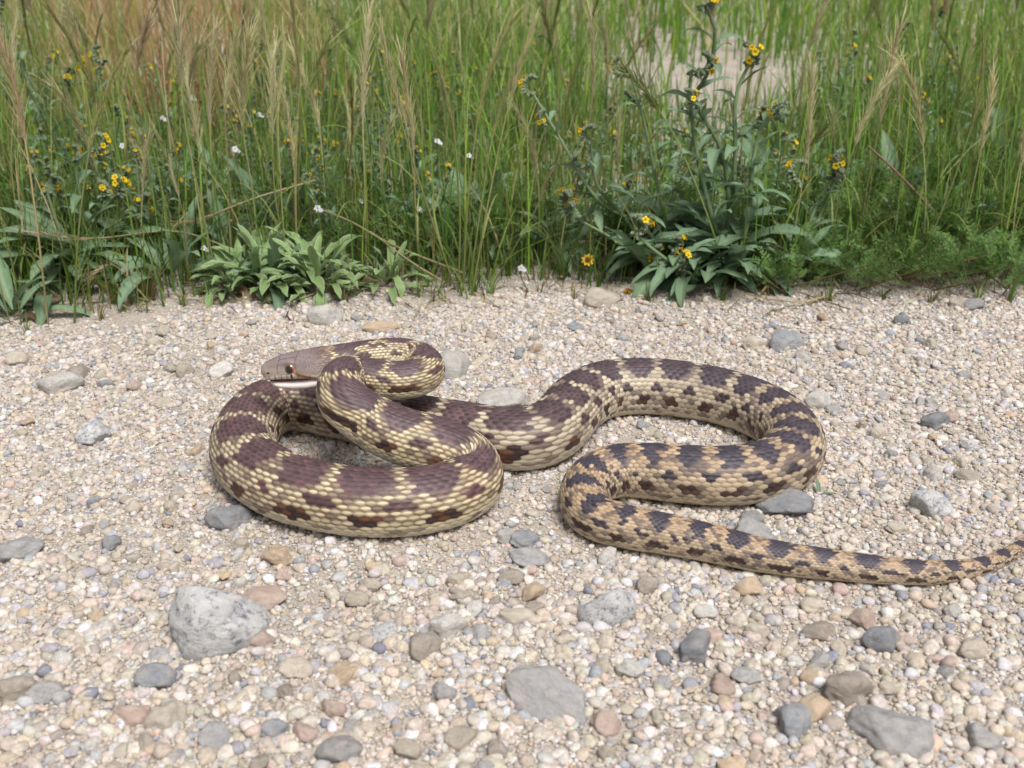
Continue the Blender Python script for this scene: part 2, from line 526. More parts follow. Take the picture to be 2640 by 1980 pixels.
def head_color(s, th, hgt, wid):
    """pigment of the head by distance from the snout (mm), angle, height over axis (mm)"""
    s = s * 1e3
    top = np.array([.205, .158, .150]); side = np.array([.33, .265, .225]); lip = np.array([.66, .58, .48])
    a = np.abs(th)
    C = top + (side - top) * smooth(5.0, .5, hgt)[:, None]
    C = C + (np.array([.54, .47, .39]) - C) * (smooth(.2, -2.2, hgt) * smooth(32, 26, s))[:, None]
    C = C + (np.array([.33, .265, .22]) - C) * (smooth(8, 0, s) * .6)[:, None]
    n1 = np.sin(np.floor(s / .55) * 12.9898 + np.floor(th / .06) * 78.233) * 43758.5; n1 = n1 - np.floor(n1)
    C = C * (.86 + .24 * n1)[:, None]
    # brown crown mottling toward the neck
    C = C + (np.array([.115, .065, .06]) - C) * (smooth(29, 40, s) * smooth(R(85), R(45), a))[:, None]
    mot = np.sin(s * 1.9 + 3 * np.sin(th * 5)) * np.sin(th * 8 + 1.3 * s) + .6 * np.sin(s * 4.1 - th * 6)
    C = C * (1 - .28 * smooth(.25, .9, mot) * smooth(12, 24, s) * smooth(R(95), R(70), a))[:, None]      # dusky marbling on the crown
    # lips
    lipm = smooth(-.6, -2.2, hgt) * smooth(38, 31, s)
    C = C + (lip - C) * lipm[:, None]
    # sutures between lip scales
    sut = np.abs(((s + .9) % 3.6) - 1.8) < .34
    C = np.where((sut & (hgt < -1.6) & (s < 30) & (s > 2))[:, None], C * .42, C)
    # bar below the eye
    bar = (np.abs(s - 18.6) < .6) & (hgt < -1.5)
    C = np.where(bar[:, None], np.array([.05, .03, .025]), C)
    # stripe from eye to corner of the jaw
    lo = np.interp(s, [19, 33], [-.3, -4.6])
    st = np.exp(-((hgt - lo) / 1.25)**2) * smooth(19.5, 22, s) * smooth(36, 32, s) * (a > R(50))
    C = C + (np.array([.30, .125, .03]) - C) * np.clip(st * 1.1, 0, 1)[:, None]
    # plates: fine dark seams on the crown
    seam = (np.abs(s - 11.5 - 1.5 * np.cos(th * 2)) < .22) | (np.abs(s - 22.5 - 1.0 * np.cos(th * 3)) < .22) | \
           ((np.abs(a - R(30)) < .035) & (s > 11.5) & (s < 22)) | ((np.abs(a) < .03) & (s < 11.5)) | ((np.abs(hgt + 1.4) < .22) & (s < 17))
    C = np.where((seam & (s < 24))[:, None], C * .45, C)
    # nostril
    no = ((s - 4.6) / .8)**2 + ((hgt - .6) / .65)**2 < 1
    C = np.where((no & (a > R(40)))[:, None], np.array([.03, .02, .02]), C)
    return C


def make_snake():
    c, s = snake_path()
    L = s[-1]
    r_of = lambda q: np.interp(q, s, c[:, 3])
    sd = np.linspace(0, L, 6000)
    per = .245 * r_of(sd) + .0004
    ph = np.concatenate([[0], np.cumsum(.5 * (1 / per[1:] + 1 / per[:-1]) * np.diff(sd))])
    nring = int(ph[-1] * 8)
    pr = np.linspace(0, ph[-1], nring)
    sr = np.interp(pr, ph, sd)
    Pc = np.stack([np.interp(sr, s, c[:, k]) for k in range(3)], 1)
    rr = r_of(sr)
    T = np.stack([np.gradient(Pc[:, k], sr) for k in range(3)], 1); T /= np.linalg.norm(T, axis=1)[:, None]
    Zv = np.array([0, 0, 1.0])
    U = Zv - (T @ Zv)[:, None] * T; U /= np.linalg.norm(U, axis=1)[:, None]
    S = np.cross(T, U)
    roll = (R(34) * smooth(.046, .060, sr) * smooth(.112, .092, sr))[:, None]      # the neck rolls its back away
    U, S = U * np.cos(roll) - S * np.sin(roll), S * np.cos(roll) + U * np.sin(roll)
    wv = rr.copy(); tv = rr * 1.0; bv = rr * BELLY
    hb = smooth(.040, .052, sr)
    wv = wv * hb + np.interp(sr, HEAD_S, HEAD_W) * (1 - hb)
    tv = tv * hb + np.interp(sr, HEAD_S, HEAD_T) * (1 - hb)
    bv = bv * hb + np.interp(sr, HEAD_S, HEAD_B) * (1 - hb)
    # angles: dense over the dorsal rows, a few for the belly
    nd = ROWS * 6
    th = np.concatenate([np.linspace(-DORSAL, DORSAL, nd), np.linspace(DORSAL, 2 * math.pi - DORSAL, 20)[1:-1]])
    nt = len(th)
    sn, cs = np.sin(th), np.cos(th)
    e = (.82 * hb + .42 * (1 - hb))[:, None]                    # flat belly; squarer jaw line on the head
    fx = np.where(cs[None] > 0, sn[None], np.sign(sn)[None] * np.abs(sn)[None]**e)
    fy_t = np.clip(cs, 0, None)[None]**.96; fy_b = np.clip(-cs, 0, None)[None]**np.maximum(e, .7)
    lat_x = wv[:, None] * fx
    lat_y = tv[:, None] * fy_t - bv[:, None] * fy_b
    # brow ridge over the eye and cheek swelling
    S2, TH = np.meshgrid(sr, th, indexing='ij')
    brow = .0007 * np.exp(-((S2 - .0178) / .0045)**2) * np.exp(-((np.abs(TH) - R(52)) / .22)**2)
    canth = .0004 * smooth(.003, .008, S2) * smooth(.021, .016, S2) * np.exp(-((np.abs(TH) - R(48)) / .16)**2)
    sock = -.0009 * np.exp(-((S2 - .0185) / .0036)**2) * np.exp(-((np.abs(TH) - R(76)) / .26)**2)
    # scale lattice
    A = np.broadcast_to(pr[:, None], S2.shape)
    THw = (TH + math.pi) % (2 * math.pi) - math.pi
    B = THw / (2 * DORSAL) * ROWS
    isd = np.abs(THw) <= DORSAL + 1e-6
    best = np.full(S2.shape, -9.0); bi = np.zeros(S2.shape); bj = np.zeros(S2.shape); bda = np.zeros(S2.shape); bdb = np.zeros(S2.shape)
    j0 = np.round(B)
    for dj in (-1, 0, 1):
        j = j0 + dj
        off = .5 * (np.abs(j) % 2)
        i0 = np.round(A - off)
        for di in (-1, 0, 1):
            i = i0 + di
            da = A - off - i; db = B - j
            q = (da / .66)**2 + (db / .74)**2
            h = np.where(q < 1, .55 * da + .62 * np.sqrt(np.clip(1 - q, 0, 1)), -9)
            up = h > best
            best = np.where(up, h, best); bi = np.where(up, i + off, bi); bj = np.where(up, j, bj)
            bda = np.where(up, da, bda); bdb = np.where(up, db, bdb)
    best = np.clip(best, 0, 1)
    keel = np.exp(-(bdb / .13)**2) * (1 - smooth(.2, .5, np.abs(bda))) * smooth(ROWS * .36, ROWS * .25, np.abs(bj))
    # belly plates: saw profile along the body
    bel = (A % 1.0)
    amp = .105 * per[0] + 0 * S2
    amp = (.032 * rr)[:, None] * np.ones_like(S2)
    disp = np.where(isd, amp * (best * 1.25 + .45 * keel), amp * (.5 + .5 * bel))
    onb = smooth(.016, .044, S2)
    disp = disp * (.10 + .90 * onb) * (onb > 0) + brow + canth + sock
    rad = np.sqrt(lat_x**2 + lat_y**2) + 1e-9
    kx = 1 + disp / rad
    V = Pc[:, None] + (lat_x * kx)[..., None] * S[:, None] + (lat_y * kx)[..., None] * U[:, None]

    # -------- pigment, scale by scale
    sc_s = np.interp(bi, ph, sd); sc_t = bj / ROWS * 2 * DORSAL          # place of the scale's centre
    sc_s = np.where(isd, sc_s, S2); sc_t = np.where(isd, sc_t, THw)
    at = np.abs(sc_t); sgn = np.sign(sc_t)
    hs1, hs2 = hash01(bi, bj), hash01(bi, bj, 3)
    f = sc_s / L
    # blotch train
    cb, lb, gb = [], [], []
    q = .044
    r2 = np.random.default_rng(5)
    while q < L:
        ff = q / L
        fx_ = [0, .05, .10, .15, .22, .30, .34, .38, .45, .55, .60, .66, .70, .74, .80, .85, .90, .95, 1]
        ln = np.interp(ff, fx_, [28, 19, 19, 22, 27, 27, 22, 18, 24, 20, 21, 15, 14, 12, 10, 10, 13, 9, 6]) * 1e-3 * r2.uniform(.9, 1.12)
        gp = np.interp(ff, fx_, [3, 4, 4, 5, 7, 7, 4, 3.4, 5, 4, 6, 5, 6, 8, 8.5, 10, 10, 9, 8]) * 1e-3 * r2.uniform(.85, 1.15)
        cb.append(q + ln / 2); lb.append(ln); gb.append(gp)
        q += ln + gp
    cb, lb, gb = np.array(cb), np.array(lb), np.array(gb)
    k = np.clip(np.searchsorted((cb[1:] + cb[:-1]) / 2, sc_s), 0, len(cb) - 1)
    ds = (sc_s - cb[k])
    js = (hs1 - .5) * .0030
    lf = np.sin(sc_s * 310 + 2.2 * sc_t) * np.sin(sc_t * 9 + 41 * sc_s) + .8 * np.sin(sc_s * 730 - 5 * sc_t)   # uneven flecking of the flanks
    tb = np.interp(f, [0, .1, .3, .55, .75, 1], [R(54), R(52), R(49), R(46), R(50), R(62)])
    tri = 1 - np.interp(f, [.6, .8], [.25, .75]) * (at / tb)**1.5 * .8      # blotches narrow down the sides toward the tail
    u = (np.abs(ds + js) / (lb[k] / 2 * np.clip(tri, .2, 1)))
    bval = u**3.5 + (at / (tb * (1 + .12 * (hs2 - .5))))**4 + .7 * (hs2 - .5)
    blotch = bval < 1.35
    bmix = smooth(1.35, .75, bval)                                          # scales at the rim are only part dark
    nxt = np.where(ds > 0, np.clip(k + 1, 0, len(cb) - 1), np.clip(k - 1, 0, len(cb) - 1))
    gapc = (cb[k] + cb[nxt]) / 2                                            # centre of the nearer gap
    hk = hash01(np.round(gapc * 1e4), sgn, 9); hk2 = hash01(k.astype(float), sgn, 5)
    rk = np.clip(r_of(sc_s) / .019, .3, 1)**.8
    spn = (lb + gb)[k]
    spA = ((sc_s - gapc + js) / (spn * (.15 + .08 * hk)))**2 + ((at - R(64)) / R(9.5))**2 < 1.4 - .95 * hs1
    spB = ((ds + js * 1.5) / (spn * (.19 + .10 * hk2)))**2 + ((at - R(89)) / R(11))**2 < 1.5 - 1.1 * hs1
    spC = ((sc_s - gapc + js) / (spn * (.12 + .06 * hk)))**2 + ((at - R(112)) / R(7))**2 < 1.3 - .9 * hs1
    spD = ((ds + js) / .0042)**2 + ((at - R(135)) / R(12))**2 < hk2 * 1.3
    # pale ground colour: yellow on the neck, buff at mid body, orange on the tail
    def grad(xp, cols):
        cols = np.array(cols)
        return np.stack([np.interp(f, xp, cols[:, m]) for m in range(3)], -1)
    pale = grad([0, .2, .36, .5, .62, .74, 1], [(.54, .465, .295), (.52, .445, .29), (.47, .405, .295), (.45, .39, .29), (.42, .355, .26), (.39, .305, .205), (.40, .31, .215)])
    orange = np.array([.38, .245, .14])
    mo = smooth(.60, .74, f) * smooth(R(75), R(30), at)
    pale = pale + (orange - pale) * (mo * .55)[..., None]
    pale = pale * (.74 + .46 * hs1)[..., None]
    bellyc = grad([0, .3, .6, 1], [(.62, .58, .46), (.60, .53, .40), (.58, .50, .38), (.52, .42, .28)])
    bm_ = smooth(R(104), R(122), at)
    pale = pale + (bellyc - pale) * bm_[..., None]
    dark = grad([0, .12, .25, .38, .5, .62, .75, 1], [(.105, .068, .072), (.095, .060, .066), (.105, .062, .066), (.115, .066, .066), (.09, .058, .060), (.068, .052, .060), (.055, .047, .060), (.055, .047, .060)])
    red = grad([0, .25, .42, .6, 1], [(.085, .045, .030), (.115, .050, .028), (.125, .050, .030), (.075, .044, .032), (.06, .042, .035)])
    # dark streak along the middle of each pale scale, strongest on flanks of the fore body
    # each pale scale is a light dash on brown skin; toward the belly and the hind body the light part fills the scale
    wd = np.interp(f, [0, .42, .56, 1], [.32, .37, .52, .62]) + .38 * smooth(R(88), R(116), at)
    lg = np.interp(f, [0, .42, .56, 1], [.56, .58, .66, .72]) + .3 * smooth(R(88), R(116), at)
    jt = (hash01(bi, bj, 7) - .5) * .16
    qq = (np.abs(bda - .05 - jt) / (lg * 1.12))**1.35 + (np.abs(bdb) / (wd * 1.14))**1.6
    stk = smooth(.42, 1.0, qq) * (.72 + .28 * hs2)
    brownc = grad([0, .4, .6, 1], [(.135, .082, .040), (.14, .085, .045), (.15, .095, .055), (.17, .105, .055)])
    C = pale + (brownc - pale) * (np.where(isd, stk, 0))[..., None]
    lf = lf + .5 * smooth(.42, .60, f)                                       # the hind flanks are more finely flecked
    speck = ((hs2 > .93 - .07 * smooth(.42, .6, f)) | ((lf > .95) & (hs2 > .35))) & (at < R(112)) & isd
    dk = dark * (.54 + .34 * hs1)[..., None]
    dk = dk * (1.32 - .66 * np.exp(-(bdb / .32)**2 - ((bda + .05) / .38)**2))[..., None]
    dk = dk * np.where(hs2 > .8, 1.18, 1.0)[..., None] * np.stack([1 + .08 * (hs2 > .8), np.ones_like(hs2), np.ones_like(hs2)], -1)
    C = np.where(speck[..., None], C * .35 + dk * .65, C)
    rd = red * (.7 + .7 * hs1)[..., None]
    rd = np.where((hs2 > .62)[..., None], np.array([.048, .028, .026]), rd) * (1 - .45 * smooth(.35, .9, qq))[..., None]
    C = np.where((spA & isd)[..., None], dk * np.array([.95, .9, .85]), C)
    C = np.where((spB & isd)[..., None], rd, C)
    C = np.where((spC & isd)[..., None], C * .45 + rd * .55, C)
    C = np.where((spD)[..., None], C * .5 + rd * .5 * 1.4, C)
    C = np.where((blotch & isd)[..., None], C + (dk - C) * np.clip(.25 + .9 * bmix, 0, 1)[..., None], C)
    # skin between the scales
    ed = np.where(isd, smooth(.34, .06, best), 0) * np.where(blotch, .45, .25)
    C = C * (1 - ed)[..., None]
    # head
    hgt = (lat_y + 0 * S2) * 1e3
    HC = head_color(S2.ravel(), THw.ravel(), hgt.ravel(), None).reshape(*S2.shape, 3)
    hm = smooth(.036, .046, S2 + (hs1 - .5) * .006) 
    HC = HC * (1 - .38 * smooth(.019, .026, S2) * np.where(isd, smooth(.45, .10, best), 0))[..., None]
    C = HC + (C - HC) * hm[..., None]

    n1 = nring
    i = np.arange(n1 - 1)[:, None] * nt; j = np.arange(nt)[None]; j2 = (j + 1) % nt
    F = np.stack([i + j, i + nt + j, i + nt + j2, i + j2], -1).reshape(-1, 4)
    Vf = V.reshape(-1, 3); Cf = C.reshape(-1, 3)
    # caps
    Vf = np.concatenate([Vf, Pc[:1], Pc[-1:]]); Cf = np.concatenate([Cf, Cf[:1], Cf[-1:]])
    a0, a1 = len(Vf) - 2, len(Vf) - 1
    jj = np.arange(nt); jj2 = (jj + 1) % nt
    F3 = np.concatenate([np.stack([np.full(nt, a0), jj, jj2], 1), np.stack([np.full(nt, a1), (n1 - 1) * nt + jj2, (n1 - 1) * nt + jj], 1)])

    m, n, l, b = new_mat('snake_skin')
    at_ = n.new('ShaderNodeAttribute'); at_.attribute_name = 'Col'
    l.new(at_.outputs['Color'], b.inputs['Base Color'])
    b.inputs['Roughness'].default_value = .5
    b.inputs['Specular IOR Level'].default_value = .32
    skin = m
    mid = Pc[nring // 3]
    root = link('snake', None, loc=(float(mid[0]), float(mid[1]), 0))
    tag(root, 'coiled brown-blotched snake with raised head and open mouth lying on the gravel', 'snake')
    off = np.array([mid[0], mid[1], 0.0])
    link('body', mesh_np('snake_body', Vf - off, [F3, F], Cf, True, skin), root)

    def frame(q):
        k = np.array([np.interp(q, sr, Pc[:, m]) for m in range(3)])
        kk = int(np.argmin(abs(sr - q)))
        return k - off, T[kk], U[kk], S[kk]

    # ---- lower jaw and mouth lining: lofts along the head's axis
    def loft(name, ss, w, top, bot, mat, colf, ex=.75, na=36):
        Vs, Cs = [], []
        ang = np.linspace(0, 2 * math.pi, na, endpoint=False)
        for q, ww, tt, bb in zip(ss, w, top, bot):
            p, t_, u_, s_ = frame(q * 1e-3)
            cx = np.sign(np.sin(ang)) * np.abs(np.sin(ang))**ex * ww * 1e-3
            mid_, hf = (tt + bb) / 2, (tt - bb) / 2
            cyv = (mid_ + np.sign(np.cos(ang)) * np.abs(np.cos(ang))**ex * hf) * 1e-3
            Vs.append(p + cx[:, None] * s_ + cyv[:, None] * u_)
            Cs.append(colf(q, ang))
        V_ = np.concatenate(Vs); C_ = np.concatenate(Cs); nn = len(ss)
        i_ = np.arange(nn - 1)[:, None] * na; j_ = np.arange(na)[None]; j2_ = (j_ + 1) % na
        F_ = np.stack([i_ + j_, i_ + na + j_, i_ + na + j2_, i_ + j2_], -1).reshape(-1, 4)
        V_ = np.concatenate([V_, V_[:na].mean(0)[None], V_[-na:].mean(0)[None]])
        C_ = np.concatenate([C_, C_[:1], C_[-1:]])
        k_ = np.arange(na); k2 = (k_ + 1) % na
        T3 = np.concatenate([np.stack([np.full(na, len(V_) - 2), k_, k2], 1), np.stack([np.full(na, len(V_) - 1), (nn - 1) * na + k2, (nn - 1) * na + k_], 1)])
        return link(name, mesh_np(name, V_, [T3, F_], C_, True, mat), root)

    ss = np.array([3.6, 4.1, 5, 7, 10, 14, 18, 22, 26, 30, 34, 38, 42])
    wj = np.interp(ss, [3.6, 4.1, 5, 7, 10, 14, 18, 23, 28, 33, 38, 42], [.8, 2.2, 3.4, 4.7, 5.9, 7.0, 8.1, 9.6, 11.1, 11.7, 11, 9.8])
    tj = np.interp(ss, [3.6, 10, 18, 25, 30, 34, 42], [-6.4, -7.4, -7.6, -6.7, -5.4, -4.6, -4.0])
    bj_ = np.interp(ss, [3.6, 5, 8, 12, 18, 26, 34, 42], [-7.4, -9.4, -11.0, -12.0, -12.6, -12.3, -11.2, -9.4])

    def jc(q, ang):
        base = np.array([.66, .60, .56])
        C_ = np.tile(base, (len(ang), 1)) * (1 - .12 * (np.cos(ang) < -.3))[:, None]
        if abs(((q + 1.2) % 4.0) - 2) < .9: C_ = C_ * np.where((np.cos(ang) > -.2)[:, None], .72, 1)
        inner = (np.cos(ang) > .90)
        return np.where(inner[:, None], np.array([.38, .15, .14]), C_)
    loft('lower_jaw', ss, wj, tj, bj_, skin, jc)
    ml, n, l, b = new_mat('mouth_flesh')
    at2 = n.new('ShaderNodeAttribute'); at2.attribute_name = 'Col'; l.new(at2.outputs['Color'], b.inputs['Base Color'])
    b.inputs['Roughness'].default_value = .35; b.inputs['Subsurface Weight'].default_value = .0
    sm = np.array([6.0, 8, 12, 16, 20, 24, 28, 32, 36])
    loft('mouth_lining', sm, np.interp(sm, [6, 10, 18, 28, 36], [2.0, 3.6, 5.4, 8.0, 9.0]), np.interp(sm, [6, 36], [-3.0, -3.4]),
         np.interp(sm, [6, 18, 36], [-7.2, -8.2, -7.5]), ml, lambda q, a: np.tile(np.array([.15, .04, .038]), (len(a), 1)))

    # ---- eyes
    em, n, l, b = new_mat('eye_surface')
    at3 = n.new('ShaderNodeAttribute'); at3.attribute_name = 'Col'; l.new(at3.outputs['Color'], b.inputs['Base Color'])
    b.inputs['Roughness'].default_value = .06; b.inputs['Specular IOR Level'].default_value = .7; b.inputs['Coat Weight'].default_value = .6
    bm = bmesh.new(); bmesh.ops.create_uvsphere(bm, u_segments=40, v_segments=28, radius=1)
    D = np.array([v.co[:] for v in bm.verts])
    me = bpy.data.meshes.new('eye'); bm.to_mesh(me); bm.free()
    ang = np.degrees(np.arccos(np.clip(D[:, 2], -1, 1)))
    back = D[:, 0]
    C_ = np.where((ang < 33)[:, None], np.array([.006, .006, .008]), np.where((ang < 58)[:, None], np.array([.17, .065, .025]), np.array([.05, .035, .03])))
    C_ = np.where(((ang >= 33) & (ang < 37))[:, None], np.array([.42, .22, .08]), C_)
    C_ = np.where(((ang > 33) & (ang < 55) & (back > .3))[:, None], np.array([.36, .13, .035]), C_)
    a = me.color_attributes.new('Col', 'FLOAT_COLOR', 'POINT')
    a.data.foreach_set('color', np.concatenate([C_, np.ones((len(C_), 1))], 1).astype(np.float32).ravel())
    me.polygons.foreach_set('use_smooth', np.ones(len(me.polygons), bool)); me.materials.append(em)
    for sg in (1, -1):
        p, t_, u_, s_ = frame(.0185)
        ctr = p + s_ * sg * .0068 + u_ * .0016
        axis = Vector(s_ * sg * .93 + u_ * .22 - t_ * .22).normalized()
        xa = Vector(t_) - axis * axis.dot(Vector(t_)); xa.normalize()
        M = Matrix((xa, axis.cross(xa), axis)).transposed().to_4x4()
        o = link('eye', me, root)
        o.matrix_local = Matrix.Translation(Vector(ctr)) @ M @ Matrix.Diagonal((.0036, .0036, .0032, 1))
    # clearance report for the axis
    return c, s


SN_C, SN_S = make_snake()

# ------------------------------------------------------------------ single stones
def px_to_m(dx, dy, w):
    p = G(dx, dy, 0)
    depth = p[1] * math.cos(PITCH) + CAM_H * math.sin(PITCH)
    return w * K * depth / F_PX


SHAPES = {k: [stone_mesh('%s_stone_%d' % (k, q), 500 + 31 * q + len(k), 4, 8 + 2 * (q % 3), 40 + 14 * (q % 4), .05, STONE[k], False, .52) for q in range(5)]
          for k in STONE}
# sheet x, y, width, height/width, yaw, kind, shape, label
ROCKS = [
    (455, 1332, 178, .80, .4, 'granite', 1, 'largest rock, white and grey speckled granite with a sharp edge'),
    (1178, 1492, 205, .34, -.70, 'grey', 2, 'long flat grey block of rock lying slanted on the gravel'),
    (558, 1372, 56, .8, .2, 'pink', 0, 'round dusky pink pebble against the big speckled granite rock'),
    (566, 1292, 78, .5, -.3, 'pink', 1, 'flat pinkish orange stone behind the big speckled granite rock'),
    (603, 1200, 60, .7, .6, 'tan', 2, 'square tan stone in front of the snake\'s large coil'),
    (492, 1114, 72, .62, .2, 'slate', 3, 'dark slate stone half under the outer coil of the snake'),
    (208, 928, 66, .68, 1.1, 'granite', 3, 'small grey speckled granite cone standing alone on fine gravel'),
    (122, 826, 78, .55, .2, 'white', 1, 'cream white angular stone beside a small slate chip'),
    (165, 802, 44, .6, .9, 'brown', 0, 'mauve grey stone tucked behind the cream white angular stone'),
    (224, 826, 30, .7, .3, 'slate', 1, 'small slate chip beside the cream white angular stone'),
    (35, 775, 38, .8, .3, 'cream', 2, 'dull beige upright stone on fine gravel near the meadow'),
    (972, 792, 74, .75, .5, 'white', 0, 'pale rock right behind the bend of the snake\'s neck'),
    (1083, 868, 84, .5, .1, 'white', 2, 'smooth pale grey stone touching the back of the snake\'s body'),
    (1692, 735, 62, .62, -.3, 'slate', 0, 'blue grey chunky stone between the snake and the meadow'),
    (1293, 642, 68, .5, -.2, 'cream', 0, 'smooth pale boulder-like stone where the gravel meets the plants'),
    (700, 682, 56, .75, .2, 'white', 3, 'whitish cracked stone in front of the woolly leaved rosette'),
    (1692, 1088, 96, .52, -.1, 'slate', 2, 'blue grey oval stone pressed against the snake\'s hind body'),
    (1622, 1152, 84, .6, .1, 'grey', 0, 'rounded grey stone in the loop above the tail'),
    (1095, 1164, 36, 1.0, .1, 'white', 4, 'small upright white pebble beside two blue grey pebbles'),
    (1138, 1170, 58, .5, .25, 'slate', 4, 'upper of two blue grey pebbles beside the small white pebble'),
    (1136, 1206, 66, .5, -.1, 'grey', 4, 'lower of two blue grey pebbles beside the small white pebble'),
    (45, 1192, 72, .65, .4, 'grey', 1, 'lone grey lump of stone level with the lower snake coil'),
    (1316, 1312, 94, .75, .3, 'granite', 0, 'rough grey granite lump in coarse gravel below the tail'),
    (1496, 1402, 84, .75, .8, 'slate', 1, 'faceted blue grey stone with a pale top in coarse gravel'),
    (1620, 1266, 52, .75, .3, 'tan', 0, 'bright orange tan pebble just below the tail'),
    (1822, 1487, 96, .7, .2, 'brown', 1, 'large rounded brown stone beside a tan pebble'),
    (1762, 1532, 64, .75, .9, 'tan', 1, 'tan pebble with a flat face beside the large brown stone'),
    (1712, 1556, 74, .7, .2, 'slate', 0, 'slate stone in front of the tan pebble and brown stone'),
    (1925, 1572, 130, .55, -.4, 'grey', 3, 'broad pale grey stone low in the coarse foreground gravel'),
    (1900, 1376, 68, .72, .2, 'slate', 3, 'squarish blue grey stone beside a pink pebble below the tail'),
    (1866, 1336, 58, .65, .5, 'pink', 2, 'pale pink angular pebble beside the squarish blue grey stone'),
    (1766, 1358, 56, .5, .1, 'brown', 3, 'flat orange brown pebble in coarse gravel below the tail'),
    (1104, 1252, 46, .6, .2, 'brown', 2, 'low brown pebble between the big coil and the coarse gravel'),
    (1158, 1317, 40, .7, .2, 'brown', 4, 'reddish brown pebble left of the rough granite lump'),
    (1112, 1335, 70, .5, .1, 'cream', 1, 'wide dull beige stone beside the reddish brown pebble'),
    (336, 1468, 70, .7, .2, 'slate', 2, 'blue grey stone standing between the granite rock and foreground'),
    (357, 1552, 66, .8, .5, 'cream', 3, 'beige wedge-shaped stone with a sharp corner in the foreground'),
    (460, 1590, 72, .6, .2, 'grey', 2, 'flat topped grey stone beside the beige wedge-shaped stone'),
    (596, 1572, 52, .65, .4, 'slate', 4, 'square blue grey pebble in the blurred foreground gravel'),
    (733, 1616, 74, .7, .2, 'grey', 1, 'dark flecked grey stone at the front of the gravel'),
    (960, 1352, 70, .7, .3, 'white', 1, 'bright cream knobbly stone in gravel below the big coil'),
    (912, 1392, 66, .6, .2, 'brown', 0, 'dull brown stone beside the bright cream knobbly stone'),
    (832, 1362, 48, .6, .4, 'granite', 2, 'small bluish white stone among beige gravel below the coil'),
    (30, 1498, 74, .7, .2, 'brown', 1, 'mottled brown stone beside a pale grey stone in the foreground'),
    (92, 1504, 62, .65, .5, 'grey', 4, 'pale grey stone beside the mottled brown stone'),
    (285, 1546, 60, .75, .1, 'pink', 3, 'salmon pink lump beside the beige wedge-shaped stone'),
    (2015, 905, 58, .6, .2, 'slate', 1, 'dark slate stone beside small pale pebbles right of the snake'),
    (2055, 896, 36, .65, .5, 'pink', 1, 'pale pinkish chip beside the dark slate stone'),
    (1766, 862, 46, .8, .2, 'white', 3, 'pale flat-faced stone right behind the hind loop of the snake'),
    (2006, 1090, 78, .75, .3, 'granite', 4, 'weathered grey granite stone right of the hind loop'),
    (2090, 1023, 40, .6, -.3, 'brown', 3, 'purplish brown stone on gravel right of the hind loop'),
    (2072, 656, 36, .8, .3, 'cream', 4, 'cream pebble beside a slate pebble at the meadow\'s edge'),
    (2103, 660, 34, .7, .2, 'slate', 2, 'slate pebble beside a cream pebble at the meadow\'s edge'),
    (2093, 955, 36, .7, .2, 'granite', 1, 'little black and white granite pebble right of the hind loop'),
    (1625, 742, 50, .6, .3, 'cream', 1, 'dusty cream stone beside the blue grey chunky stone'),
    (820, 705, 60, .35, .1, 'tan', 3, 'flat pale orange stone in fine gravel before the meadow'),
    (478, 803, 44, .7, .8, 'white', 2, 'white pebble on gravel before the snake\'s snout'),
    (395, 800, 34, .8, .3, 'cream', 0, 'dull beige pebble left of the white pebble before the snout'),
    (1735, 1035, 30, .8, .3, 'pink', 4, 'small reddish pebble at the outside of the hind loop'),
    (640, 1440, 60, .55, .1, 'cream', 2, 'flat cream stone in gravel right of the big granite rock'),
    (740, 1450, 62, .5, .5, 'tan', 4, 'pale orange flat stone in gravel right of the big granite rock'),
    (1000, 1590, 66, .6, .4, 'cream', 4, 'broad cream stone in the soft blurred foreground'),
    (1305, 1560, 60, .7, .2, 'pink', 2, 'large salmon stone in the soft blurred foreground gravel'),
    (1560, 1480, 58, .6, .2, 'pink', 0, 'pale rosy stone between the slate and blue grey stones'),
    (2100, 1400, 60, .6, .4, 'cream', 3, 'chalky beige stone in coarse gravel beneath the tail tip'),
    (2120, 1590, 66, .6, .4, 'grey', 0, 'grey stone in the foreground beside the broad pale grey stone'),
]
rock_xy = []
for q, (dx, dy, w, asp, yaw, kd, sh, lab) in enumerate(ROCKS):
    sz = px_to_m(dx, dy, w)
    hz = sz * asp * .50
    p = G(dx, dy, hz * .55)
    z0 = float(gz(p[0], p[1])) + hz * .45
    o = link('rock' if w > 60 else 'pebble', SHAPES[kd][sh], loc=(p[0], p[1], z0), rot=(.12 * math.sin(q * 3), .14 * math.cos(q * 5), yaw),
             scl=(sz * .68, sz * (.34 if asp < .4 else .56), hz * 1.40))
    tag(o, lab, 'rock' if w > 60 else 'pebble')
    rock_xy.append((p[0], p[1], sz * .5))

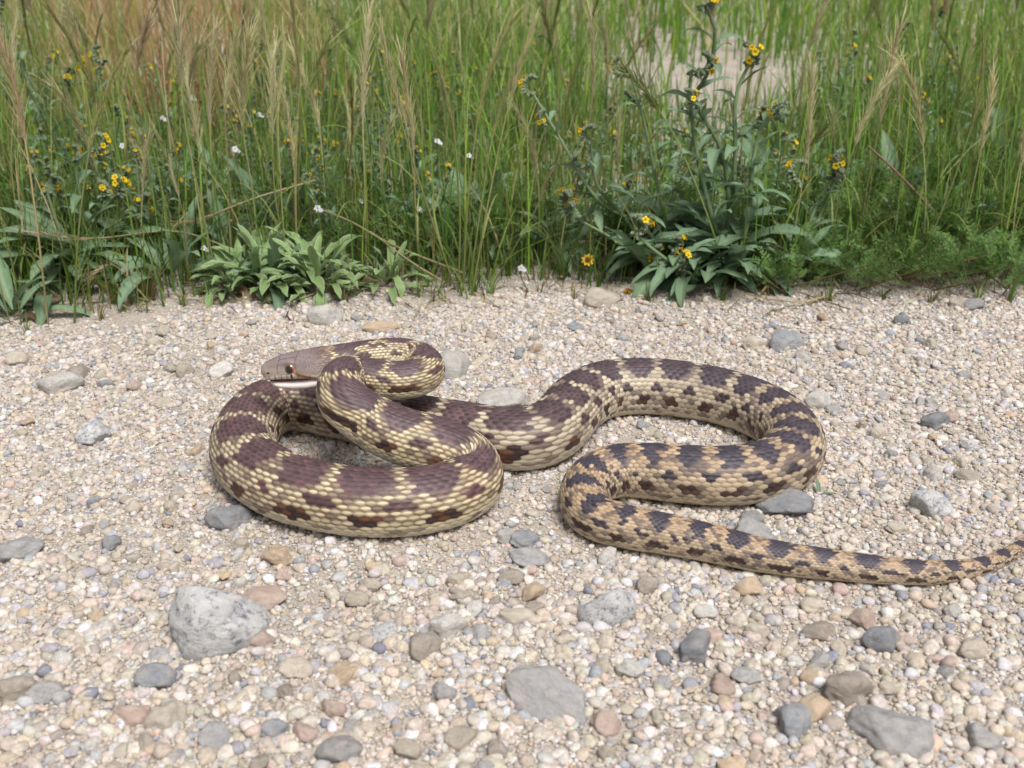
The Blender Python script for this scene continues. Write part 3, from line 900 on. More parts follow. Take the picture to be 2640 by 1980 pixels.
SMALL = {'cream': ('small rounded cream pebble lying loose on the gravel', 'loose cream pebbles'),
         'white': ('small off-white flecked pebble lying loose on the gravel', 'loose white pebbles'),
         'grey': ('small mid grey pebble lying loose on the gravel', 'loose grey pebbles'),
         'slate': ('small dark slate pebble lying loose on the gravel', 'loose slate pebbles'),
         'pink': ('small dusty pink pebble lying loose on the gravel', 'loose pink pebbles'),
         'tan': ('small orange tan pebble lying loose on the gravel', 'loose tan pebbles'),
         'brown': ('small brown pebble lying loose on the gravel', 'loose brown pebbles')}
kinds = list(SMALL); kw = np.array([.36, .20, .13, .07, .09, .09, .06])
sn_xy = SN_C[::8, :2]; sn_r = SN_C[::8, 3]
_h = G(548, 803); rock_xy.append((_h[0], _h[1], .022))      # keep the ground behind the snout clear
count = 0
while count < 234:
    y = random.uniform(.31, .90); x = random.uniform(-1, 1) * (.02 + .47 * y)
    sz = random.uniform(.0055, .0105) if random.random() < .88 else random.uniform(.009, .012)
    if y > edge_y(x) - .02: continue
    if np.any(np.hypot(sn_xy[:, 0] - x, sn_xy[:, 1] - y) < sn_r + sz * .55): continue
    if any(math.hypot(a - x, b - y) < c + sz * .55 for a, b, c in rock_xy): continue
    kd = kinds[int(rng.choice(7, p=kw))]
    hz = sz * random.uniform(.5, .85)
    o = link('pebble', SHAPES[kd][random.randrange(5)], loc=(x, y, float(gz(x, y)) + hz * .30),
             rot=(random.uniform(-.3, .3), random.uniform(-.3, .3), random.uniform(0, 6.28)), scl=(sz * .64, sz * random.uniform(.42, .58), hz * .62))
    tag(o, SMALL[kd][0], 'pebble', SMALL[kd][1])
    rock_xy.append((x, y, sz * .5)); count += 1


# ------------------------------------------------------------------ meadow plants
M_GRASS = leaf_material('grass_blade', .55, .34)
M_LEAF = leaf_material('herb_leaf', .65, .28)
M_STRAW = leaf_material('dry_straw', .7, .25)
M_PETAL = leaf_material('petal', .5, .35)
GREENS = np.array([(.13, .28, .030), (.20, .36, .040), (.085, .20, .030), (.30, .40, .055), (.15, .30, .06)])
STRAW = np.array([(.50, .41, .20), (.56, .47, .26), (.44, .36, .16), (.40, .38, .14)])
RUST = np.array([(.46, .28, .135), (.42, .25, .12), (.52, .36, .19)])


def children_of(o):
    return [c for c in KIDS.get(o.name, [])]


KIDS = {}


def part(name, me, parent, **kw):
    o = link(name, me, parent, **kw)
    KIDS.setdefault(parent.name, []).append(o)
    return o


def copy_tree(o, parent=None):
    c = o.copy(); col.objects.link(c); c.parent = parent
    for ch in KIDS.get(o.name, []):
        k = copy_tree(ch, c)
        KIDS.setdefault(c.name, []).append(k)
    return c


def put(o, x, y, yaw=0.0, s=1.0, tilt=(0, 0)):
    o.location = (x, y, float(gz(x, y)) - .001)
    o.rotation_euler = (tilt[0], tilt[1], yaw)
    o.scale = (s, s, s)
    return o


# ---- the grass itself: nobody could count the blades
def patch_mask(x, y):
    """1 on the bare sandy gap among the grass"""
    a = np.exp(-(((x - .36) / .27)**2 + ((y - 2.0) / .30)**2)**2)
    return a


def low_sector(x, y):
    """shorter, thinner growth before the gap"""
    return np.exp(-((x / y - .18) / .085)**2) * np.clip((2.5 - y) / .2, 0, 1) * np.clip((y - .95) / .3, .25, 1)


def make_grass():
    def blades(n, y0, y1, hmin, hmax, wmin, wmax, pw, rows=5, lean=.35, tone=1.0, wide=0.0):
        y = y0 * (y1 / y0)**(rng.uniform(0, 1, n)**pw)
        x = rng.uniform(-1, 1, n) * (.12 + .50 * y)
        if wide: x = np.sign(x) * (.11 + .49 * y + np.abs(rng.uniform(0, wide, n)))
        clump = np.sin(17 * x + 3 * np.sin(9 * y)) * np.sin(15 * y + 2 * np.sin(13 * x)) + .6 * np.sin(41 * x + 2) * np.sin(37 * y + 1)
        keep = rng.uniform(0, 1, n) < np.clip(.62 + .45 * clump, .12, 1)
        ed = edge_y(x)
        keep &= y > ed + .015
        keep &= rng.uniform(0, 1, n) < np.clip((y - ed) / .08, .10, 1)
        keep &= rng.uniform(0, 1, n) > patch_mask(x, y) * .9
        ls = low_sector(x, y)
        keep &= rng.uniform(0, 1, n) > ls * .45
        x, y, ls = x[keep], y[keep], ls[keep]; n = len(x)
        h = rng.uniform(hmin, hmax, n) * (1 - .52 * ls) * np.clip(.45 + (y - edge_y(x)) / .22, .45, 1)
        w = rng.uniform(wmin, wmax, n) * np.clip(y / 1.1, 1, 2.4)
        az = rng.uniform(0, 6.283, n); L = np.abs(rng.normal(0, lean, n)) * h + .015 * h
        droop = rng.uniform(0, .22, n)
        t = np.linspace(0, 1, rows)[None]
        px = x[:, None] + np.cos(az)[:, None] * L[:, None] * t**1.8
        py = y[:, None] + np.sin(az)[:, None] * L[:, None] * t**1.8
        pz = gz(x, y)[:, None] - .002 + h[:, None] * (t - droop[:, None] * t**3)
        wa = az + math.pi / 2 + rng.normal(0, .7, n)
        ww = w[:, None] * (1 - t**1.6 * .92) / 2
        ox = np.cos(wa)[:, None] * ww; oy = np.sin(wa)[:, None] * ww
        V = np.stack([np.stack([px - ox, py - oy, pz], -1), np.stack([px + ox, py + oy, pz], -1)], 2).reshape(-1, 3)
        # pigment: green tracts, straw tracts, a rusty dry tract far left
        g = GREENS[rng.integers(0, len(GREENS), n)]
        st = STRAW[rng.integers(0, len(STRAW), n)]
        ru = RUST[rng.integers(0, len(RUST), n)]
        tract = .5 + .5 * np.sin(3.1 * x + 1.0) * np.sin(2.3 * y + .5)
        pst = np.clip(.05 + .15 * tract + .05 * (y > 1.25) - .10 * (x > .2), .02, .7)
        mr = np.exp(-(((x / y + .30) / .11)**2)) * np.clip((y - 1.35) / .3, 0, 1) * .85
        c = np.where((rng.uniform(0, 1, n) < pst)[:, None], st, g)
        c = np.where((rng.uniform(0, 1, n) < mr)[:, None], ru, c)
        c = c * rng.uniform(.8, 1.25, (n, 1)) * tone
        tip = STRAW[rng.integers(0, 2, n)] * .9
        mixt = (rng.uniform(0, .5, n)[:, None] * t**2)[..., None]
        C = c[:, None] * (1 - mixt) + tip[:, None] * mixt
        C = np.repeat(C, 2, 1).reshape(-1, 3)
        k = (np.arange(n)[:, None] * rows * 2 + np.arange(rows - 1)[None] * 2).ravel()
        F = np.stack([k, k + 1, k + 3, k + 2], 1)
        return V, F, C
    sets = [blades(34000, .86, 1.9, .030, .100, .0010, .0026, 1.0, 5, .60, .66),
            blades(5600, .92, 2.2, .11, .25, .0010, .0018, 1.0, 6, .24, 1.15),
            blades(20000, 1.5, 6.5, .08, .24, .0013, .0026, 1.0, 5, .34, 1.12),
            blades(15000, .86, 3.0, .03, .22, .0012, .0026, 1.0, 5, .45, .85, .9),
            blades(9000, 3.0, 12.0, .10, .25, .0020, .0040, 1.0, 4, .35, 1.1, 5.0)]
    V, F, C, n = [], [], [], 0
    for a, b, c in sets:
        V.append(a); F.append(b + n); C.append(c); n += len(a)
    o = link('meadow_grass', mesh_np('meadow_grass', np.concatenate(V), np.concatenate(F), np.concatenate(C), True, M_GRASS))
    tag(o, 'dense wild grass, green with straw coloured tips, filling the meadow', 'grass', kind='stuff')


make_grass()


def make_litter():
    """dry straw and crumbs lying on the soil under the plants"""
    b = Bag()
    for k in range(1900):
        y = random.uniform(.86, 1.35); x = random.uniform(-1, 1) * (.1 + .5 * y)
        if y < edge_y(x) - .025: continue
        a = random.uniform(0, 6.28); L = random.uniform(.008, .055)
        z = float(gz(x, y)) + random.uniform(.001, .006)
        p = np.array([[x, y, z], [x + math.cos(a) * L / 2, y + math.sin(a) * L / 2, z + random.uniform(0, .006)], [x + math.cos(a + .2) * L, y + math.sin(a + .2) * L, z]])
        cc = STRAW[random.randrange(4)] * random.uniform(.5, 1.05) if random.random() < .75 else np.array((.12, .075, .045))
        ribbon(b, p, random.uniform(.0006, .0018), (-math.sin(a), math.cos(a), .3), cc)
    tag(link('dry_litter', b.mesh('dry_litter', M_STRAW)), 'scattered dry straw lying on the soil below the plants', 'litter', kind='stuff')


make_litter()


# ---- foxtail grasses: single stalks with an awned seed head
def foxtail(name, label, group, H, lean, head_len, n_spk, awn, spread, stemc, headc, seed, blades=2, bushy=False):
    r = random.Random(seed)
    root = link(name, None)
    tag(root, label, 'brome' if bushy else 'foxtail', group)
    base = [(0, 0, 0), (lean * .10, r.uniform(-.004, .004), H * .35), (lean * .34, r.uniform(-.006, .006), H * .68), (lean * .72, 0, H * .90), (lean, 0, H)]
    cv = curve(base, 26)
    b = Bag()
    cc = np.array(stemc)
    grad = np.array([cc * (0.75 + .25 * t) + np.array(headc) * .25 * t for t in np.linspace(0, 1, 26)])
    tube(b, cv, np.linspace(.0010, .00055, 26), grad, 5)
    part('stem', b.mesh(name + '_stem', M_STRAW), root)
    # head: spikelets on the last stretch of the stem
    s = np.concatenate([[0], np.cumsum(np.linalg.norm(np.diff(cv, axis=0), axis=1))])
    h = Bag()
    for k in range(n_spk):
        f = k / (n_spk - 1)
        q = s[-1] - head_len * (1 - f)
        p = np.array([np.interp(q, s, cv[:, m]) for m in range(3)])
        q2 = np.array([np.interp(min(q + .004, s[-1]), s, cv[:, m]) for m in range(3)])
        q1 = np.array([np.interp(max(q - .004, 0), s, cv[:, m]) for m in range(3)])
        t = q2 - q1; t /= np.linalg.norm(t)
        for w in range(3 if bushy else 2):
            az = k * 2.4 + w * (2.1 if bushy else 3.14) + r.uniform(-.4, .4)
            ref = np.cross(t, (.1, 1, .05)); ref /= np.linalg.norm(ref)
            o2 = np.cross(t, ref)
            out = math.cos(az) * ref + math.sin(az) * o2
            d = t + out * spread * r.uniform(.6, 1.3); d /= np.linalg.norm(d)
            side = np.cross(d, out); side /= np.linalg.norm(side) + 1e-9
            c1 = np.array(headc) * r.uniform(.8, 1.2)
            L = r.uniform(.008, .012)
            ribbon(h, [p, p + d * L * .45, p + d * L], [.0006, .0021, .0006], side, c1)
            ribbon(h, [p, p + d * L * .45, p + d * L], [.0005, .0017, .0005], out, c1 * .85)
            a_l = awn * r.uniform(.7, 1.2)
            bend = d + out * .12
            ribbon(h, [p + d * L * .9, p + d * L + bend * a_l * .5, p + d * L + bend * a_l + out * a_l * .10], [.0007, .0005, .00015], side, c1 * np.array([1.05, 1.02, 1.0]))
            ribbon(h, [p + d * L * .9, p + d * L + bend * a_l * .5], [.0005, .0003], out, c1)
    part('seed_head', h.mesh(name + '_seed_head', M_STRAW), root)
    for k in range(blades):
        bl = Bag()
        q = s[-1] * (.18 + .26 * k)
        p = np.array([np.interp(q, s, cv[:, m]) for m in range(3)])
        a = r.uniform(0, 6.28); L = r.uniform(.05, .09)
        d = np.array([math.cos(a), math.sin(a), 0])
        pts = [p, p + d * L * .25 + np.array([0, 0, L * .38]), p + d * L * .62 + np.array([0, 0, L * .52]), p + d * L + np.array([0, 0, L * .36])]
        cvb = curve(pts, 8)
        ribbon(bl, cvb, np.linspace(.0022, .0003, 8), (-d[1], d[0], .15), np.array(stemc) * np.array([.8, .95, .7]))
        part('leaf_blade', bl.mesh(name + '_blade', M_GRASS), root)
    return root


FOX = [
    foxtail('foxtail_stalk', 'straw coloured foxtail stalk with a nodding awned seed head', 'nodding straw foxtail stalks', .235, -.030, .075, 24, .018, .22, (.34, .33, .12), (.60, .56, .32), 1),
    foxtail('foxtail_stalk', 'slender upright straw foxtail stalk with a narrow seed head', 'upright straw foxtail stalks', .225, .012, .070, 22, .012, .14, (.31, .32, .11), (.54, .52, .27), 2),
    foxtail('foxtail_stalk', 'yellow green fescue stalk with a thin leaning seed head', 'thin green fescue stalks', .215, .035, .080, 18, .013, .16, (.24, .29, .085), (.38, .38, .15), 3),
    foxtail('brome_stalk', 'green brome stalk with a broad fan of long bristles', 'fan headed green brome stalks', .205, .040, .045, 13, .034, .42, (.22, .28, .08), (.31, .36, .13), 4, 2, True),
    foxtail('brome_stalk', 'fading brome stalk with a purplish bristly brush head', 'purplish brush headed brome stalks', .210, -.022, .042, 12, .028, .36, (.27, .27, .10), (.44, .34, .21), 5, 2, True),
    foxtail('brome_stalk', 'pale brome stalk with a silvery spreading bristle head', 'silvery brush headed brome stalks', .220, .018, .048, 13, .032, .34, (.30, .32, .12), (.54, .50, .29), 6, 2, True),
]
used = [False] * len(FOX)


def plant_fox(k, x, y, yaw, s, tilt=(0, 0), label=None, group=None):
    if not used[k]:
        o = FOX[k]; used[k] = True
    else:
        o = copy_tree(FOX[k])
    put(o, x, y, yaw, s, tilt)
    if label:
        o['label'] = label
        if 'group' in o and not group: del o['group']
        if group: o['group'] = group
    return o


for k in range(6):                                       # the first of each kind stands mid meadow
    plant_fox(k, -.45 + .17 * k, 1.22 + .05 * (k % 3), k * 1.3, 1.05)
# stalks on the gravel's edge, each told apart by its neighbours
b = G(103, 700)
put(foxtail('foxtail_stalk', 'tall straw foxtail with heavy nodding head rooted in bare gravel edge', None, .255, -.026, .105, 38, .024, .26, (.50, .42, .20), (.70, .56, .34), 11, 1), b[0], b[1], .0, .98, (.0, .10))
b = G(160, 698); plant_fox(2, b[0], b[1], .2, 1.02, (0, .15), 'green stemmed stalk leaning beside the tall straw foxtail on the gravel')
b = G(22, 700); plant_fox(1, b[0], b[1], 2.2, .70, (0, -.05), 'short straw stalk among broad leaves left of the tall foxtail')
b = G(45, 702); plant_fox(2, b[0], b[1], 2.6, .62, (.05, -.02), 'short green stalk among broad leaves left of the tall foxtail')
for q, (dx, dy, kk, yaw, s, tx, ty) in enumerate([
        (985, 628, 1, .3, 1.0, 0, -.30), (1000, 630, 2, .1, 1.05, .0, .02), (1012, 630, 2, .6, .95, 0, .12), (1020, 631, 1, .2, 1.02, 0, .18), (990, 632, 2, 2.9, .92, 0, -.08)]):
    b = G(dx, dy)
    plant_fox(kk, b[0], b[1], yaw, s, (tx, ty), 'wiry grass stalk in the bare-based tuft between rosette and daisy', 'stalks of the bare-based tuft')
b = P(1610, 470, 1.0); plant_fox(3, b[0] + .16, 1.0, 3.3, .85, (0, -.30), 'low green brome bending left with a wide bristle fan near ferny leaves')
# bright dry foxtails standing in the front row
ROW = foxtail('foxtail_stalk', 'bright dry straw foxtail standing in the front row of the meadow', 'bright dry foxtails of the front row', .21, .016, .085, 32, .017, .20, (.40, .40, .16), (.72, .66, .40), 12, 1)
ROW2 = foxtail('foxtail_stalk', 'bright dry straw foxtail with a curved head in the front row', 'bright dry foxtails with curved heads', .20, -.045, .080, 28, .020, .26, (.36, .39, .15), (.66, .63, .36), 13, 1)
for q, (dx, s, ty) in enumerate([(300, .62, .05), (345, .60, .0), (385, .52, .12), (455, .85, .05), (470, .98, -.02), (560, 1.05, .02), (640, .72, -.12), (715, .9, .05), (790, 1.08, -.03), (850, .62, .18),
                                 (905, .95, .06), (1160, .7, .1), (1330, .62, -.1), (1790, .9, .06), (1850, 1.0, .12), (1990, .95, .02), (2060, .8, -.06), (2140, 1.0, .05), (2185, .75, -.04), (250, .8, -.05), (1700, .85, -.05), (620, .95, .10)]):
    proto = ROW if q % 2 == 0 else ROW2
    Yr = .955 + .022 * ((q * 7) % 5)
    b = P(dx, 560, Yr)
    o = proto if q < 2 else copy_tree(proto)
    put(o, b[0], Yr, (q * 1.7) % 6.28, s, (.03 * math.sin(q), ty - b[0] * .18))
# many more through the meadow
for q in range(185):
    y = .93 * (2.8 / .93)**(random.random()**1.25)
    x = random.uniform(-1, 1) * (.03 + .47 * y)
    if y < edge_y(x) + .03: continue
    if random.random() < float(low_sector(np.array(x), np.array(y))) * .75 or float(patch_mask(np.array(x), np.array(y))) > .3: continue
    fr = random.random()
    right = x > .15
    kk = (0 if fr < .22 else 1 if fr < .46 else 2 if fr < .68 else 3 if fr < .80 else 4 if fr < .88 else 5) if not right else (0 if fr < .15 else 1 if fr < .32 else 2 if fr < .62 else 3 if fr < .80 else 4 if fr < .88 else 5)
    plant_fox(kk, x, y, random.uniform(0, 6.28), random.uniform(.42 if y < 1.25 else .7, 1.12), (random.gauss(0, .13), random.gauss(0, .13)))


# ---- leaves of herbs
def leaf_mesh(name, L, W, arch, seed, c_mid, c_edge, spat=.6, fold=.25, wave=.12, nu=11, nv=7):
    r = np.random.default_rng(seed)
    t = np.linspace(0, 1, nu)
    prof = np.where(t < spat, np.sin(t / spat * math.pi / 2)**1.1 * .86 + .14, np.cos((t - spat) / (1 - spat) * math.pi / 2)**.75) * W / 2
    prof = np.maximum(prof, W * .02)
    ang = -arch * t**1.3
    dy = np.cos(ang) * L / (nu - 1); dz = np.sin(ang) * L / (nu - 1)
    yy = np.concatenate([[0], np.cumsum(dy[1:])]); zz = np.concatenate([[0], np.cumsum(dz[1:])])
    sw = np.cumsum(r.normal(0, .03, nu)) * L * .25
    v = np.linspace(-1, 1, nv)
    ph = r.uniform(0, 6.28)
    Xx = prof[:, None] * v[None] + sw[:, None]
    lift = fold * prof[:, None] * (np.abs(v[None])**1.3) + wave * prof[:, None] * np.sin(t[:, None] * 17 + ph + 2 * np.sign(v[None])) * np.abs(v[None])**2
    Yy = yy[:, None] - np.sin(ang)[:, None] * lift
    Zz = zz[:, None] + np.cos(ang)[:, None] * lift
    V = np.stack([Xx, Yy + 0 * Xx, Zz], -1).reshape(-1, 3)
    a = np.abs(v)[None] + 0 * t[:, None]
    c_mid, c_edge = np.array(c_mid), np.array(c_edge)
    body = (c_mid * .45 + c_edge * .55)
    C = body + (c_mid - body) * np.clip(1 - a / .22, 0, 1)[..., None] + (c_edge - body) * np.clip((a - .75) / .25, 0, 1)[..., None]
    i = (np.arange(nu - 1)[:, None] * nv + np.arange(nv - 1)[None]).ravel()
    F = np.stack([i, i + 1, i + nv + 1, i + nv], 1)
    return mesh_np(name, V, F, C.reshape(-1, 3), True, M_LEAF)


WOOLLY = [leaf_mesh('woolly_leaf_%d' % k, 0.060 + .006 * (k % 3), .0098 + .0012 * (k % 2), .7 + .5 * (k % 4), 60 + k, (.30, .38, .22), (.28, .36, .21), 0.66, .38, .30) for k in range(8)]
for k, me in enumerate(WOOLLY):
    a = me.color_attributes['Col']; arr = np.empty(len(a.data) * 4, np.float32); a.data.foreach_get('color', arr)
    arr = arr.reshape(-1, 4); nv = 7
    edge = (np.arange(len(arr)) % nv == 0) | (np.arange(len(arr)) % nv == nv - 1)
    arr[:, :3] = np.where(edge[:, None], (.44, .52, .35), (.25, .37, .135))
    a.data.foreach_set('color', arr.ravel())
LANCE = [leaf_mesh('lance_leaf_%d' % k, .060, .0135, .5 + .4 * (k % 4), 80 + k, (.26, .36, .22), (.16, .27, .15), .42, .35, .14) for k in range(8)]
BROAD = [leaf_mesh('broad_leaf_%d' % k, .085, .019, .7 + .4 * (k % 4), 100 + k, (.27, .37, .22), (.13, .235, .115), .50, .30, .12) for k in range(6)]
DEAD = [leaf_mesh('dead_leaf_%d' % k, .040, .010, 1.6, 120 + k, (.33, .24, .14), (.27, .18, .10), .55, .6, .5) for k in range(3)]


def rosette(name, label, x, y, meshes, n, s0, s1, flat=.15, up=1.35, seed=0, dead=3, cat='plant', group=None, squash=1.0):
    r = random.Random(seed)
    root = link(name, None, loc=(x, y, float(gz(x, y)) - .001))
    tag(root, label, cat, group)
    for k in range(n):
        f = k / max(n - 1, 1)
        pitch = flat + (up - flat) * f**.9 + r.gauss(0, .10)
        yaw = k * 2.39996 + r.gauss(0, .25)
        rad = .010 * (1 - f) + .002
        part('leaf', meshes[r.randrange(len(meshes))], root, loc=(-math.sin(yaw) * rad + r.gauss(0, .004), math.cos(yaw) * rad * squash + r.gauss(0, .003), .002 + .008 * f),
             rot=(max(pitch, .12), r.gauss(0, .15), yaw), scl=s0 + (s1 - s0) * r.random())
    for k in range(dead):
        yaw = r.uniform(0, 6.28)
        part('dead_leaf', DEAD[k % 3], root, loc=(0, 0, .004), rot=(.35, r.gauss(0, .3), yaw), scl=r.uniform(.6, 1.0))
    return root


for q, (dx, dy, n, s0, s1, lab) in enumerate([
        (505, 634, 32, .45, .68, 'low pale green woolly rosette spreading onto the gravel, left of three'),
        (570, 628, 50, .55, .92, 'largest woolly leaved rosette with pale curled leaf margins on gravel edge'),
        (690, 634, 44, .50, .86, 'upright woolly rosette directly behind the whitish cracked stone'),
        (655, 612, 34, .60, .92, 'woolly rosette crowded between the largest and the upright rosette'),
        (835, 622, 30, .48, .74, 'small shrivelled woolly rosette next to fallen straw stalks')]):
    b = G(dx, dy)
    rosette('woolly_rosette', lab, b[0], b[1], WOOLLY, n, s0, s1, .25, 1.50, 10 + q)
b = G(700, 658); o = link('fallen_leaf', WOOLLY[2], loc=(b[0], b[1], .004), rot=(.10, .2, -.9), scl=.62); tag(o, 'single woolly leaf lying on gravel beside the whitish cracked stone', 'leaf')
b = G(590, 655); o = link('fallen_leaf', WOOLLY[4], loc=(b[0], b[1], .004), rot=(.25, .1, .5), scl=.34); tag(o, 'small woolly leaf fallen on gravel before the largest rosette', 'leaf')


# ---- fiddleneck: hairy stems, lance leaves, curled clusters of yellow flowers
def flower_mesh():
    b = Bag()
    for k in range(5):
        a = k * 2 * math.pi / 5
        d = np.array([math.cos(a), math.sin(a), 0]); sd = np.array([-math.sin(a), math.cos(a), 0])
        ribbon(b, [d * .0004, d * .0014 + np.array([0, 0, .0008]), d * .0026 + np.array([0, 0, .0009]), d * .0031 + np.array([0, 0, .0005])],
               [.0007, .0022, .0024, .0010], sd, np.array([(.70, .34, .01), (.84, .60, .012), (.86, .66, .015), (.86, .66, .02)]))
    tube(b, [(0, 0, -.004), (0, 0, -.001), (0, 0, .0006)], [.0005, .0007, .0010], (.70, .42, .02), 6)
    return b.mesh('fiddleneck_flower', M_PETAL)


FLOWER = flower_mesh()


def cluster_mesh(seed):
    """curled head of crowded bristly green buds; returns mesh and places for flowers"""
    r = random.Random(seed)
    b = Bag(); spots = []
    n = 30
    axis = []
    for k in range(n):
        f = k / (n - 1)
        a = f * 3.3
        R0 = .0105 * (1 - .62 * f)
        c = np.array([R0 * math.sin(a), .0015 * math.sin(5 * f), .013 - R0 * math.cos(a)])
        axis.append(c)
        for w in (-1, 1):
            out = np.array([math.sin(a) * .8 + r.gauss(0, .35), w * r.uniform(.35, 1.0), -math.cos(a) * .8 + .45 + r.gauss(0, .3)]); out /= np.linalg.norm(out)
            p = c.copy()
            L = r.uniform(.0052, .0085) * (1 - .5 * f)
            pts = np.array([p, p + out * L * .35, p + out * L * .75, p + out * L])
            g = r.uniform(.8, 1.2)
            tube(b, pts, np.array([.0007, .0019, .0017, .0004]) * (1 - .35 * f), g * np.array([(.13, .20, .09), (.17, .25, .12), (.24, .31, .18), (.34, .39, .26)]), 6)
            for z in range(4):                       # white bristles
                hv = out + np.array([r.gauss(0, .6), r.gauss(0, .6), r.gauss(0, .6)]); hv /= np.linalg.norm(hv)
                q = p + out * L * r.uniform(.3, .9)
                ribbon(b, [q, q + hv * .0034], [.0003, .0001], np.cross(hv, out) + 1e-4, (.46, .49, .38))
            if .12 < f < .72 and out[2] > .1 and r.random() < .28: spots.append((p + out * (L + .0022), out))
    tube(b, np.array(axis), .0010, (.17, .25, .12), 6)
    return b.mesh('fiddleneck_buds_%d' % seed, M_LEAF), spots


CLUSTERS = [cluster_mesh(s) for s in (1, 2, 3, 4)]


def add_head(root, p, yaw, s, r):
    me, spots = CLUSTERS[r.randrange(4)]
    o = part('flower_cluster', me, root, loc=p, rot=(r.gauss(0, .3), r.gauss(0, .3), yaw), scl=s)
    for q, out in spots[:4]:
        rt = Vector(out).to_track_quat('Z', 'Y').to_euler()
        part('flower', FLOWER, o, loc=q, rot=rt, scl=r.uniform(.85, 1.15))


def fiddleneck(name, label, root_p, stems, seed, leaf_s=1.0, base_leaves=8, group=None, heads=True, leaf_n=9, cat='plant', rad=.0021, meshes=None):
    """stems: lists of world points, the first at the root"""
    r = random.Random(seed)
    root = link(name, None, loc=root_p)
    tag(root, label, cat, group)
    rp = np.array(root_p)
    meshes = meshes or LANCE
    for st in stems:
        cv = curve([np.array(p) - rp for p in st], 22)
        b = Bag()
        g0, g1 = np.array((.19, .27, .12)), np.array((.23, .33, .165))
        tube(b, cv, np.linspace(rad, rad * .55, 22), np.array([g0 + (g1 - g0) * t for t in np.linspace(0, 1, 22)]), 7)
        for k in range(46):                          # bristles
            p = cv[r.randrange(22)]; hv = np.array([r.gauss(0, 1), r.gauss(0, 1), r.gauss(0, .3)]); hv /= np.linalg.norm(hv)
            ribbon(b, [p, p + hv * (rad + .0022)], [.0002, .00008], np.cross(hv, (0, 0, 1)) + 1e-4, (.36, .40, .29))
        part('stem', b.mesh(name + '_stem', M_LEAF), root)
        Ls = np.linalg.norm(np.diff(cv, axis=0), axis=1).sum()
        m = max(3, int(leaf_n * Ls / .2))
        for k in range(m):
            f = .10 + .84 * k / m
            p = cv[int(f * 21)]
            yaw = k * 2.4 + r.gauss(0, .4)
            part('leaf', meshes[r.randrange(len(meshes))], root, loc=p, rot=(.75 + .35 * r.random() - .3 * (1 - f), r.gauss(0, .2), yaw), scl=leaf_s * (1.0 - .62 * f) * r.uniform(.75, 1.15))
        if heads:
            e = cv[-1]
            add_head(root, e - np.array([0, 0, .004]), r.uniform(0, 6.28), r.uniform(.85, 1.1), r)
            if r.random() < .7:
                mid = cv[17]; add_head(root, mid + np.array([r.gauss(0, .006), r.gauss(0, .004), .006]), r.uniform(0, 6.28), r.uniform(.6, .85), r)
    for k in range(base_leaves):
        yaw = k * 2.4 + r.gauss(0, .3)
        part('leaf', BROAD[r.randrange(len(BROAD))], root, loc=(r.gauss(0, .008), r.gauss(0, .008), .004 + .012 * r.random()), rot=(r.uniform(.25, 1.15), r.gauss(0, .2), yaw), scl=leaf_s * r.uniform(.65, 1.0))
    return root


def rootp(dx, dy):
    p = G(dx, dy)
    return (p[0], p[1], float(gz(p[0], p[1])) - .001)


# hero plant with branching stems, right of the middle
rp = rootp(1560, 592); Y0 = rp[1]
fiddleneck('fiddleneck_plant', 'big branching fiddleneck with thick upright stems and grey green leaves', rp, [
    [rp, P(1575, 470, Y0), P(1560, 330, Y0 + .01), P(1500, 215, Y0 + .01), P(1530, 160, Y0 + .01), P(1545, 60, Y0), P(1515, 10, Y0)],
    [rp, P(1580, 480, Y0 + .01), P(1588, 330, Y0 + .01), P(1590, 210, Y0 + .01), P(1622, 130, Y0 + .02)],
    [rp, P(1545, 500, Y0 - .01), P(1520, 400, Y0 - .01), P(1500, 300, Y0), P(1490, 200, Y0), P(1495, 150, Y0)],
    [rp, P(1610, 500, Y0 - .02), P(1630, 330, Y0), P(1660, 250, Y0), P(1700, 245, Y0)],
], 21, 1.15, 36, leaf_n=17, rad=.0027)
rp = rootp(1440, 600); Y0 = rp[1] + .02
fiddleneck('fiddleneck_plant', 'fiddleneck with long arching stem and yellow flowers left of the big one', rp, [
    [rp, P(1400, 500, Y0), P(1290, 430, Y0), P(1210, 300, Y0 + .01), P(1150, 200, Y0 + .02)],
    [rp, P(1440, 500, Y0), P(1420, 400, Y0), P(1390, 260, Y0), P(1360, 150, Y0)],
    [rp, P(1330, 520, Y0 - .02), P(1260, 480, Y0 - .02), P(1225, 455, Y0 - .02)],
    [rp, P(1350, 470, Y0), P(1290, 400, Y0), P(1275, 300, Y0)],
], 22, 1.0, 20, leaf_n=14)
rp = rootp(1500, 622); Y0 = rp[1] - .01
fiddleneck('fiddleneck_plant', 'low fiddleneck sprawling on the soil at the foot of the big one', rp, [
    [rp, P(1450, 570, Y0), P(1400, 530, Y0), P(1370, 500, Y0)], [rp, P(1500, 560, Y0), P(1455, 560, Y0), P(1425, 570, Y0)], [rp, P(1490, 590, Y0 - .01), P(1470, 585, Y0 - .01)]], 23, 1.0, 20, leaf_n=12)
rp = rootp(1720, 600); Y0 = rp[1] + .03
fiddleneck('fiddleneck_plant', 'leafy fiddleneck with several small yellow heads beside the ferny mat', rp, [
    [rp, P(1720, 470, Y0), P(1730, 390, Y0)], [rp, P(1760, 450, Y0), P(1800, 385, Y0)], [rp, P(1770, 470, Y0), P(1790, 420, Y0), P(1815, 360, Y0)]], 24, .8, 14, leaf_n=12)
rp = rootp(175, 600); Y0 = rp[1] + .01
